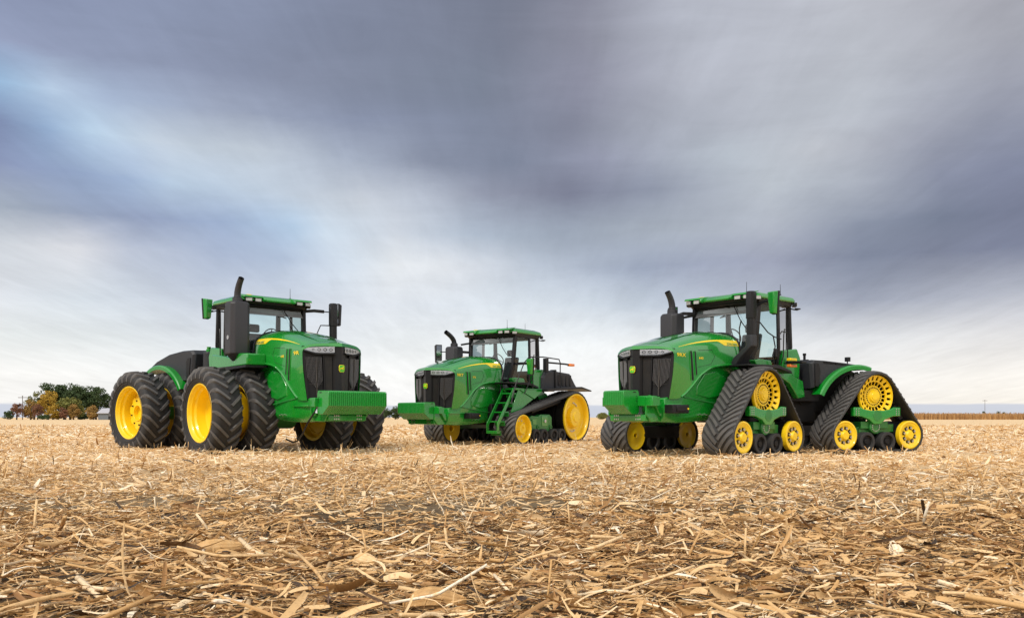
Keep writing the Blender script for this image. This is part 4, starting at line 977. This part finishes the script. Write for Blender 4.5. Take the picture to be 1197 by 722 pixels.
def np_mesh(name, sets, mt, smooth=False):
    V = np.concatenate([s[0] for s in sets]); T = np.concatenate([s[2] for s in sets]); off = 0; Fs = []
    for v, f, t in sets: Fs.append(f+off); off += len(v)
    F = np.concatenate(Fs).astype(np.int32)
    me = bpy.data.meshes.new(name); me.vertices.add(len(V)); me.vertices.foreach_set('co', V.astype(np.float32).ravel())
    me.loops.add(F.size); me.loops.foreach_set('vertex_index', F.ravel()); me.polygons.add(len(F))
    me.polygons.foreach_set('loop_start', np.arange(len(F), dtype=np.int32)*4)
    try: me.polygons.foreach_set('loop_total', np.full(len(F), 4, dtype=np.int32))
    except Exception: pass
    me.update(calc_edges=True)
    a = me.attributes.new('tone', 'FLOAT', 'POINT'); a.data.foreach_set('value', T.astype(np.float32))
    if smooth: me.polygons.foreach_set('use_smooth', [True]*len(F))
    me.materials.append(mt); o = bpy.data.objects.new(name, me); COL.objects.link(o); return o
sets = [
 pieces(50000, 2.2, 6.8, 4, 3, (.060, .60), (.0048, .45), .015, .080, .53),
 pieces(15000, 2.2, 6.8, 4, 3, (.095, .5), (.013, .40), .012, .085, .51),
 pieces(1500, 2.2, 7.5, 5, 3, (.15, .35), (.030, .30), .012, .085, .55),
 stalks(2000, 2.2, 7.5, .03, .0070, .12), stalks(650, 2.4, 6.0, .01, .0105, .20), pieces(2000, 2.4, 5.6, 5, 3, (.16, .4), (.012, .35), .01, .10, .54),
 pieces(66000, 6.8, 14, 3, 2, (.070, .55), (.0075, .45), .035, .065, .70),
 pieces(12000, 6.8, 14, 3, 2, (.11, .5), (.016, .4), .05, .06, .66), stalks(2600, 7.5, 14, .10, .008, .12),
 pieces(95000, 14, 32, 2, 2, (.10, .5), (.015, .45), .05, .045, .79), stalks(1500, 14, 30, .4, .009, .13),
 pieces(60000, 32, 85, 1, 2, (.18, .4), (.035, .4),   .05, .04, .81, soilcut=False)]
ro = np_mesh('corn_residue', sets, STRAW); tag(ro, 'chopped corn stalks, leaves and husks strewn over the harvested field', kind='stuff')

# a few broad husks that stand out in the foreground
def husk(pxx, pyy, L, w, yaw, pit, tone, label):
    Z = CAMH*FPX/(pyy+6-HY); X = px(pxx, Z); m = MB(); rows = []; T = []
    Mx = Matrix.Translation((X, Z, .085)) @ Matrix.Rotation(yaw, 4, 'Z') @ Matrix.Rotation(-pit, 4, 'Y') @ Matrix.Rotation(R(38), 4, 'X')
    for lay in (0, 1):
        rows = []
        for i in range(15):
            t = i/14; ww = w*(math.sin(PI*min(1, t*.93+.05))**.62)*(1-.15*lay); row = []
            for j in range(13):
                v = j/12*2-1
                row.append((Mx @ Vector(((t-.5)*L, v*ww*.5, .35*ww*(1-v*v)+.12*L*(-(2*t-1)**2)-.010*lay+.003*math.sin(j*2.1+3*t+lay)+.012*math.sin(5*t+lay*2))))[:])
            rows.append(row)
        m.grid(rows)
    o = m.build('corn_husk', STRAW, None, ang=60); a = o.data.attributes.new('tone', 'FLOAT', 'POINT')
    a.data.foreach_set('value', [min(1, max(0, tone+.08*math.sin((i % 13)*2.7)+.05*math.sin(i*.31))) for i in range(len(o.data.vertices))])
    return tag(o, label, 'corn husk', 'broad corn husks lying in the foreground')
husk(248, 652, .33, .12, R(18), R(14), .50, 'broad brown folded corn husk lying in the straw at the left foreground')
husk(1048, 655, .17, .075, R(72), R(40), .93, 'pale fluffy corn husk standing tilted in the straw at the right foreground')
husk(508, 716, .26, .10, R(8), R(4), .45, 'tan twisted corn husk at the bottom centre of the foreground')
husk(425, 668, .15, .09, R(-35), R(12), .70, 'small cream corn husk between the brown husk and the bottom centre')

# ------------------------------------------------------------------ background plants and buildings
def leafmat(name, a, b_):
    m = bpy.data.materials.new(name); m.use_nodes = True; N = NT(m.node_tree); p = m.node_tree.nodes['Principled BSDF']
    tc = N.n('ShaderNodeTexCoord').outputs['Object']; N.l(N.mix(N.noise(tc, .9, 4, .7), a, b_), p.inputs['Base Color']); p.inputs['Roughness'].default_value = .8
    return m
LM = {'dark': leafmat('dark_leaves', lin(.016, .036, .012), lin(.075, .12, .035)), 'yellow': leafmat('yellow_leaves', lin(.30, .17, .02), lin(.62, .42, .05)),
      'olive': leafmat('olive_leaves', lin(.08, .10, .02), lin(.26, .25, .055)), 'red': leafmat('red_leaves', lin(.12, .05, .03), lin(.32, .15, .08)),
      'orange': leafmat('orange_leaves', lin(.20, .11, .025), lin(.44, .28, .08))}
BARK = mat('bark', lin(.06, .045, .035), .9)
def tree(xp, ytop, wp, kind, Z, label, group, lean=0, dens=1., low=.06, name='tree'):
    X = px(xp, Z); H = pz(ytop, Z); W = wp/FPX*Z; root = empty(name, (X, Z, 0)); tag(root, label, 'tree' if name == 'tree' else 'bush', group)
    rg = np.random.default_rng(int(xp*13+ytop)); m = MB()
    if name == 'tree':
        m.tube([(0, 0, 0), (.1, 0, H*.3), (lean*.5, .1, H*.6), (lean, 0, H*.85)], [W*.035+.08, W*.03+.06, W*.02+.04, .03], 7)
        for k in range(6):
            a = k*1.1+.3; z0 = H*(.2+.09*k); m.tube([(0, 0, z0), (math.cos(a)*W*.22, math.sin(a)*W*.22, z0+H*.12), (math.cos(a)*W*.36, math.sin(a)*W*.36, z0+H*.26)], [W*.018+.03, .05, .02], 5)
        m.build('trunk', BARK, root)
    nb = int(42*dens); cs = []; Rz = H*(1-low)/2; zc = H*low+Rz
    while len(cs) < nb:
        p = rg.normal(0, 1, 3); p /= np.linalg.norm(p); p *= rg.uniform(.15, 1)**.5
        f = 1-.25*max(0, p[2]); cs.append((p[0]*W*.45*f, p[1]*W*.45*f, zc+p[2]*Rz*.80, rg.uniform(.12, .32)*W*.72))
    n = 110; vs = []; fs = []; ls = max(.26, W*.060)
    for cx_, cy_, cz_, r in cs:
        q = rg.normal(0, 1, (n, 3)); q /= np.linalg.norm(q, axis=1)[:, None]; q *= (rg.uniform(.2, 1, n)**.45)[:, None]
        q[:, 2] *= .75
        for k in range(n):
            c = np.array([cx_, cy_, cz_])+q[k]*r
            if c[2] > H: c[2] = H-rg.uniform(0, .5)
            if c[2] < .1: c[2] = .2
            a = rg.normal(0, 1, 3); a /= np.linalg.norm(a); b = np.cross(a, rg.normal(0, 1, 3)); b /= np.linalg.norm(b); s = ls*rg.uniform(.5, 1.2)
            o = len(vs); vs += [tuple(c-a*s*.5), tuple(c+b*s*.4), tuple(c+a*s*.5), tuple(c-b*s*.4)]; fs.append((o, o+1, o+2, o+3))
    me = bpy.data.meshes.new('crown'); me.from_pydata(vs, [], fs); me.materials.append(LM[kind]); o = bpy.data.objects.new('crown', me); COL.objects.link(o); o.parent = root
    return root
GT = 'trees around the farmstead'
tree(56, 445, 34, 'dark', 318, 'dark green tree with thin top, behind the tall yellow tree', GT, dens=.9)
tree(76, 442, 36, 'dark', 324, 'tallest dark green tree in the middle of the grove', GT, dens=1.3)
tree(95, 446, 36, 'dark', 320, 'dark green tree right of the tallest one', GT, dens=1.3)
tree(112, 448, 34, 'dark', 322, 'dark green spreading tree nearest the barn', GT, dens=1.1, low=.2)
tree(129, 458, 18, 'dark', 322, 'dark tree partly behind the rear wheel of the left tractor', GT, dens=.8, low=.2)
tree(40, 455, 24, 'olive', 316, 'thin olive tree at the left edge of the grove', GT, dens=.5)
tree(56, 452, 24, 'yellow', 306, 'tall bright yellow autumn tree', GT, dens=1.1)
tree(62, 469, 20, 'yellow', 302, 'low yellow tree under the tall yellow one', GT, dens=.8, low=-.04)
tree(36, 466, 20, 'orange', 303, 'orange brown tree left of the yellow tree', GT, dens=.8, low=-.04)
tree(44, 469, 15, 'red', 300, 'reddish tree in front of the yellow tree', GT, dens=.8, low=-.04)
tree(82, 460, 31, 'olive', 305, 'round olive tree in front of the tallest dark tree', GT, dens=1.2, low=-.04)
tree(86, 470, 17, 'orange', 301, 'golden brown tree in front of the olive tree', GT, dens=.8, low=-.04)
tree(74, 473, 11, 'red', 299, 'small brick red tree left of the olive tree', GT, dens=.8, low=-.04)
tree(109, 473, 19, 'orange', 300, 'low rusty orange tree beside the barn', GT, dens=1., low=-.04)
tree(19.5, 468, 16, 'red', 300, 'lone reddish tree beside the utility pole at the far left', GT, dens=.8, low=.05)
tree(10, 479, 13, 'dark', 298, 'low dark bush at the far left edge of the grove', GT, dens=.8, low=.0, name='bush')
tree(52, 484.5, 13, 'dark', 297, 'low dark bush at the foot of the yellow trees', GT, dens=.7, low=.0, name='bush')
tree(97, 484, 14, 'dark', 310, 'low dark bush between the olive tree and the rusty orange tree', GT, dens=.7, low=.0, name='bush')
tree(68, 483, 10, 'dark', 310, 'low dark bush under the tallest dark tree', GT, dens=.6, low=.0, name='bush')
GH = 'far trees along the horizon'
tree(447, 476, 22, 'dark', 330, 'dark tree seen just right of the left tractor', GH, dens=1.1, low=.0)
tree(462, 474, 16, 'dark', 330, 'dark tree seen just left of the middle tractor', GH, dens=1.1, low=.0)
tree(430, 479, 22, 'dark', 330, 'dark tree behind the wheels of the left tractor', GH, dens=1., low=.0)
tree(704, 482, 15, 'olive', 340, 'low bush between the middle and the right tractor', GH, dens=1., low=.0, name='bush')
tree(1150, 479.4, 6, 'dark', 760, 'tiny dark bush at the foot of the right utility pole', GH, dens=.6, low=.0, name='bush')
tree(1167, 479.5, 6, 'dark', 760, 'tiny dark tree behind the standing corn, left of its pair', GH, dens=.6, low=.0)
tree(1173, 479.6, 6, 'dark', 760, 'tiny dark tree behind the standing corn, right of its pair', GH, dens=.6, low=.0)
tree(1181, 480.4, 3, 'dark', 760, 'tiny dark tree farthest right behind the standing corn', GH, dens=.4, low=.0)
# barn
WALL = mat('barn_wall', lin(.13, .15, .17), .7); ROOF = mat('barn_roof', lin(.42, .42, .45), .6); WOOD = mat('pole_wood', lin(.12, .10, .085), .9)
bn = empty('barn', (px(131, 296), 296, 0)); tag(bn, 'long low grey barn with pale metal roof behind the left tractor', 'barn')
m = MB(); m.box(-4.6, 6, 0, 7, 0, 2.15); m.build('wall', WALL, bn)
m = MB(); m.prism([(-.4, 2.1), (3.5, 3.7), (7.4, 2.1), (7.4, 2.25), (3.5, 3.85), (-.4, 2.25)], -4.9, 6.3, ax='x'); m.build('roof', ROOF, bn)
m = MB(); m.box(-1.2, 1.6, -.06, .0, 0, 1.9); m.build('door', BLACK, bn)
for xp, yt, Z, lab in ((26.3, 463, 305, 'wooden utility pole beside the lone reddish tree at the left'), (1151.3, 467.3, 560, 'wooden utility pole standing beyond the corn at the right')):
    H = pz(yt, Z); o = empty('utility_pole', (px(xp, Z), Z, 0)); tag(o, lab, 'pole', 'utility poles')
    m = MB(); m.cyl((0, 0, 0), (0, 0, H), .15, .10, 8); m.build('pole', WOOD, o); m = MB(); m.box(-1.5, 1.5, -.08, .08, H-.5, H-.3); m.box(-.12, .12, -.12, .12, H-.1, H+.2); cb = m.build('crossarm', WOOD, o)
# standing corn at the right
Nn = 15000; Z = RNG.uniform(322, 350, Nn); X = RNG.uniform(px(1045, 322), px(1420, 350), Nn); H = RNG.normal(1.95, .30, Nn); W = RNG.uniform(.06, .20, Nn); T_ = RNG.normal(0, .25, Nn)
V = np.zeros((Nn, 4, 3)); z0 = RNG.uniform(0, 1.3, Nn)
for k, (sx, top) in enumerate(((-1, 0), (1, 0), (.3, 1), (-.3, 1))):
    V[:, k, 0] = X+sx*W+top*T_; V[:, k, 1] = Z+sx*W*.3; V[:, k, 2] = np.where(top, H, z0*0)
F = (np.arange(Nn)*4)[:, None]+np.arange(4)[None]
tone = np.clip(RNG.normal(.33, .10, Nn), .12, .8)
cf = np_mesh('corn_field', [(V.reshape(-1, 3), F, np.repeat(tone, 4))], STRAW); tag(cf, 'band of ripe brown corn still standing at the far side of the field', kind='stuff')

# ------------------------------------------------------------------ sky and light
w = bpy.data.worlds.new('World'); scene.world = w; w.use_nodes = True; N = NT(w.node_tree); N.nt.nodes.clear()
SUN_EL, SUN_AZ = R(50), R(212)     # azimuth clockwise from +Y: low sun veiled by cloud, behind the camera to the left
sky = N.n('ShaderNodeTexSky'); sky.sky_type = 'NISHITA'; sky.sun_disc = False; sky.sun_elevation = SUN_EL; sky.sun_rotation = SUN_AZ
tc = N.n('ShaderNodeTexCoord').outputs['Generated']; nrm = N.n('ShaderNodeVectorMath', operation='NORMALIZE'); N.l(tc, nrm.inputs[0])
sp = N.n('ShaderNodeSeparateXYZ'); N.l(nrm.outputs[0], sp.inputs[0]); dx, dy, dz = sp.outputs
az = N.math('ARCTAN2', dx, dy); el = N.math('ARCSINE', dz)
# direction noise: clouds drawn out along a slanting wind
cmb = N.n('ShaderNodeCombineXYZ'); N.l(az, cmb.inputs[0]); N.l(el, cmb.inputs[1])
mp = N.n('ShaderNodeMapping'); mp.inputs['Rotation'].default_value = (0, 0, R(17)); mp.inputs['Scale'].default_value = (2.0, 7.5, 1); N.l(cmb.outputs[0], mp.inputs[0])
wn = N.n('ShaderNodeTexNoise'); wn.inputs['Scale'].default_value = 1.3; wn.inputs['Detail'].default_value = 9; wn.inputs['Roughness'].default_value = .66; N.l(mp.outputs[0], wn.inputs['Vector'])
wsp = N.n('ShaderNodeSeparateColor'); N.l(wn.outputs['Color'], wsp.inputs[0])
azw = N.math('ADD', az, N.math('MULTIPLY', N.math('SUBTRACT', wsp.outputs[0], .5), .05))
low = N.math('MULTIPLY', el, 5.0, clamp=True)
elw = N.math('ADD', el, N.math('MULTIPLY', N.math('MULTIPLY', N.math('SUBTRACT', wsp.outputs[1], .5), .050), low))
U0 = -.64; UR = 1.28
u = N.math('DIVIDE', N.math('SUBTRACT', azw, U0), UR)
PU = lambda x: (math.atan((x-CX)/FPX)-U0)/UR
PE = lambda y: math.atan((HY-y)/FPX/1.04)
ROWS = [
 (474, [(100,(246,244,241)),(600,(244,244,244)),(1150,(252,246,236))]),
 (440, [(60,(250,249,246)),(250,(244,246,246)),(460,(252,252,250)),(700,(250,250,249)),(950,(248,247,245)),(1150,(248,244,238))]),
 (400, [(0,(234,238,238)),(150,(230,235,237)),(300,(222,227,234)),(450,(236,240,242)),(690,(244,247,248)),(850,(232,235,238)),(1000,(225,227,230)),(1105,(229,229,230)),(1170,(228,227,228))]),
 (355, [(0,(222,226,232)),(100,(216,224,232)),(230,(202,210,222)),(330,(206,214,226)),(450,(228,233,240)),(600,(220,228,236)),(750,(200,210,222)),(850,(190,198,212)),(1000,(160,166,182)),(1155,(180,184,196))]),
 (305, [(0,(212,217,224)),(90,(220,222,228)),(150,(190,198,214)),(255,(175,188,212)),(320,(180,195,218)),(400,(215,226,238)),(460,(228,232,236)),(520,(222,226,232)),(620,(190,200,214)),(750,(160,170,190)),(900,(158,163,182)),(1000,(130,138,158)),(1100,(126,132,152)),(1170,(128,134,156))]),
 (265, [(0,(165,175,190)),(100,(150,162,186)),(170,(152,165,194)),(260,(162,180,210)),(340,(185,208,232)),(380,(208,222,236)),(460,(205,212,222)),(550,(180,192,208)),(660,(158,168,184)),(800,(172,180,192)),(900,(178,184,196)),(1000,(142,150,168)),(1100,(120,128,148)),(1170,(122,128,150))]),
 (220, [(0,(140,152,184)),(90,(150,168,200)),(150,(165,185,215)),(200,(185,204,225)),(300,(192,206,222)),(425,(203,210,220)),(490,(190,198,212)),(560,(150,156,174)),(660,(126,130,150)),(760,(145,152,170)),(900,(190,197,206)),(1000,(178,184,196)),(1100,(138,144,164)),(1170,(130,136,158))]),
 (175, [(0,(128,142,176)),(50,(150,175,208)),(100,(185,208,230)),(180,(200,212,226)),(300,(198,208,220)),(400,(172,182,200)),(500,(140,148,168)),(600,(128,136,156)),(700,(150,154,174)),(850,(184,192,202)),(950,(190,194,202)),(1080,(160,164,178)),(1155,(145,150,168))]),
 (130, [(0,(158,190,222)),(60,(185,205,228)),(125,(170,186,212)),(250,(162,172,194)),(420,(138,147,170)),(560,(128,136,156)),(670,(132,136,154)),(780,(172,177,190)),(900,(186,191,201)),(1000,(188,193,202)),(1100,(172,176,188)),(1170,(160,163,176))]),
 (80, [(0,(150,160,188)),(120,(146,156,182)),(350,(136,144,166)),(560,(124,132,150)),(680,(142,144,162)),(800,(184,188,200)),(1000,(190,194,203)),(1170,(172,174,184))]),
 (20, [(0,(138,148,176)),(200,(142,152,178)),(400,(130,138,160)),(580,(122,128,146)),(680,(140,142,158)),(800,(180,184,196)),(1000,(190,193,202)),(1155,(172,173,182))])]
def s4(c): return srgb(*c)
cur = None; prev_e = None
for y, st in ROWS:
    col_ = N.ramp(u, [(max(0, min(1, PU(x))), s4(c)) for x, c in st], 'LINEAR'); e = PE(y)
    if cur is None: cur = col_
    else:
        mr = N.n('ShaderNodeMapRange', interpolation_type='LINEAR'); mr.inputs[1].default_value = prev_e; mr.inputs[2].default_value = e; N.l(elw, mr.inputs[0])
        cur = N.mix(mr.outputs[0], cur, col_)
    prev_e = e
# unseen sky overhead and behind the camera: brightness made up to light the scene
up = N.n('ShaderNodeMapRange', interpolation_type='SMOOTHSTEP'); up.inputs[1].default_value = .50; up.inputs[2].default_value = 1.0; N.l(el, up.inputs[0])
cur = N.mix(up.outputs[0], cur, (.62, .63, .67, 1))
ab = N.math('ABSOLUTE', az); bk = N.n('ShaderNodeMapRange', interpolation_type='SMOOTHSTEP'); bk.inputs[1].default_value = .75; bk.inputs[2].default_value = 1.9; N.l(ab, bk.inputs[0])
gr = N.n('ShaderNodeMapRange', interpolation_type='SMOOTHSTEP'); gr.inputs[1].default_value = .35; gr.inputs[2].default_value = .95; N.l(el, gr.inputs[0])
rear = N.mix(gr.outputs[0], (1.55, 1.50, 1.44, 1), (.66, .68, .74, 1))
hb = N.n('ShaderNodeMapRange', interpolation_type='SMOOTHSTEP'); hb.inputs[1].default_value = .10; hb.inputs[2].default_value = .17; N.l(elw, hb.inputs[0])   # unseen dark band behind the camera, added to deepen reflections in the paint
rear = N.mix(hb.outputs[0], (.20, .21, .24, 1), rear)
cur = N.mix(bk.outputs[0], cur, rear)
# wisps and mottling
mp2 = N.n('ShaderNodeMapping'); mp2.inputs['Rotation'].default_value = (0, 0, R(20)); mp2.inputs['Scale'].default_value = (5, 22, 1); N.l(cmb.outputs[0], mp2.inputs[0])
n2 = N.noise(mp2.outputs[0], 1.0, 7, .62, .6)
# streaks lying in the cloud layer, running away from the viewer
iz = N.math('ADD', N.math('MAXIMUM', dz, 0), .09); cp = N.n('ShaderNodeCombineXYZ'); N.l(N.math('DIVIDE', dx, iz), cp.inputs[0]); N.l(N.math('DIVIDE', dy, iz), cp.inputs[1])
mp4 = N.n('ShaderNodeMapping'); mp4.inputs['Rotation'].default_value = (0, 0, R(-14)); mp4.inputs['Scale'].default_value = (2.1, .55, 1); N.l(cp.outputs[0], mp4.inputs[0])
n4 = N.noise(mp4.outputs[0], 1.0, 9, .60, .8)
mp5 = N.n('ShaderNodeMapping'); mp5.inputs['Rotation'].default_value = (0, 0, R(-14)); mp5.inputs['Scale'].default_value = (9, 1.6, 1); N.l(cp.outputs[0], mp5.inputs[0])
n5 = N.noise(mp5.outputs[0], 1.0, 8, .62, .5)
mp3 = N.n('ShaderNodeMapping'); mp3.inputs['Scale'].default_value = (6, 40, 1); N.l(cmb.outputs[0], mp3.inputs[0]); n3 = N.noise(mp3.outputs[0], 1.0, 5, .6, .3)
gain = N.math('ADD', N.math('ADD', .66, N.math('MULTIPLY', n2, .30)), N.math('ADD', N.math('MULTIPLY', n4, .18), N.math('MULTIPLY', n5, .21)))
sc = N.n('ShaderNodeVectorMath', operation='SCALE'); N.l(cur, sc.inputs[0]); N.l(gain, sc.inputs[3]); cur = sc.outputs[0]
# distant blue-grey cloud bank just above the horizon
e_ = N.math('ADD', el, N.math('MULTIPLY', N.math('SUBTRACT', n3, .5), .006))
bank = N.n('ShaderNodeMapRange', interpolation_type='SMOOTHSTEP'); bank.inputs[1].default_value = PE(474.5); bank.inputs[2].default_value = PE(471.5); bank.inputs[3].default_value = 1; bank.inputs[4].default_value = 0; N.l(e_, bank.inputs[0])
cur = N.mix(N.math('MULTIPLY', bank.outputs[0], .75), cur, s4((196, 204, 222)))
st_ = N.math('MULTIPLY', N.math('SUBTRACT', n3, .56, clamp=True), 5.0, clamp=True)
lowband = N.n('ShaderNodeMapRange', interpolation_type='SMOOTHSTEP'); lowband.inputs[1].default_value = PE(452); lowband.inputs[2].default_value = PE(464); N.l(el, lowband.inputs[0])
cur = N.mix(N.math('MULTIPLY', N.math('MULTIPLY', st_, lowband.outputs[0]), .45), cur, s4((205, 208, 218)))
bg1 = N.n('ShaderNodeBackground'); N.l(sky.outputs[0], bg1.inputs[0]); bg1.inputs[1].default_value = .08
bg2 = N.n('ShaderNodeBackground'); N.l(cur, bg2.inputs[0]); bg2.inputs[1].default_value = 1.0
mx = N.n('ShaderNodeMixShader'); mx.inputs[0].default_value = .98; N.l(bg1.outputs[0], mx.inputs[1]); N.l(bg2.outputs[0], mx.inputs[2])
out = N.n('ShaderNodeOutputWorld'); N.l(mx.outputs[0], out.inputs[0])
w.cycles.sampling_method = 'MANUAL'; w.cycles.sample_map_resolution = 512
sl = bpy.data.lights.new('sun', 'SUN'); sl.energy = 2.5; sl.angle = R(12); sl.color = (1, .93, .82); so = bpy.data.objects.new('sun', sl); COL.objects.link(so)
sd = Vector((math.sin(SUN_AZ)*math.cos(SUN_EL), math.cos(SUN_AZ)*math.cos(SUN_EL), math.sin(SUN_EL)))
so.rotation_euler = sd.to_track_quat('Z', 'Y').to_euler(); so.location = (0, 0, 50)

# ------------------------------------------------------------------ camera
cd = bpy.data.cameras.new('camera'); cam = bpy.data.objects.new('camera', cd); COL.objects.link(cam); scene.camera = cam
cam.location = (0, 0, CAMH); cam.rotation_euler = (R(90), 0, 0); cd.sensor_width = 36; cd.lens = FPX/1197*36; cd.shift_y = (HY-361)/1197
cd.clip_start = .1; cd.clip_end = 20000
scene.view_settings.view_transform = 'Standard'; scene.view_settings.look = 'None'; scene.view_settings.exposure = 0; scene.view_settings.gamma = 1
scene.render.engine = 'CYCLES'; scene.cycles.use_denoising = True; scene.cycles.max_bounces = 8; scene.cycles.transparent_max_bounces = 12
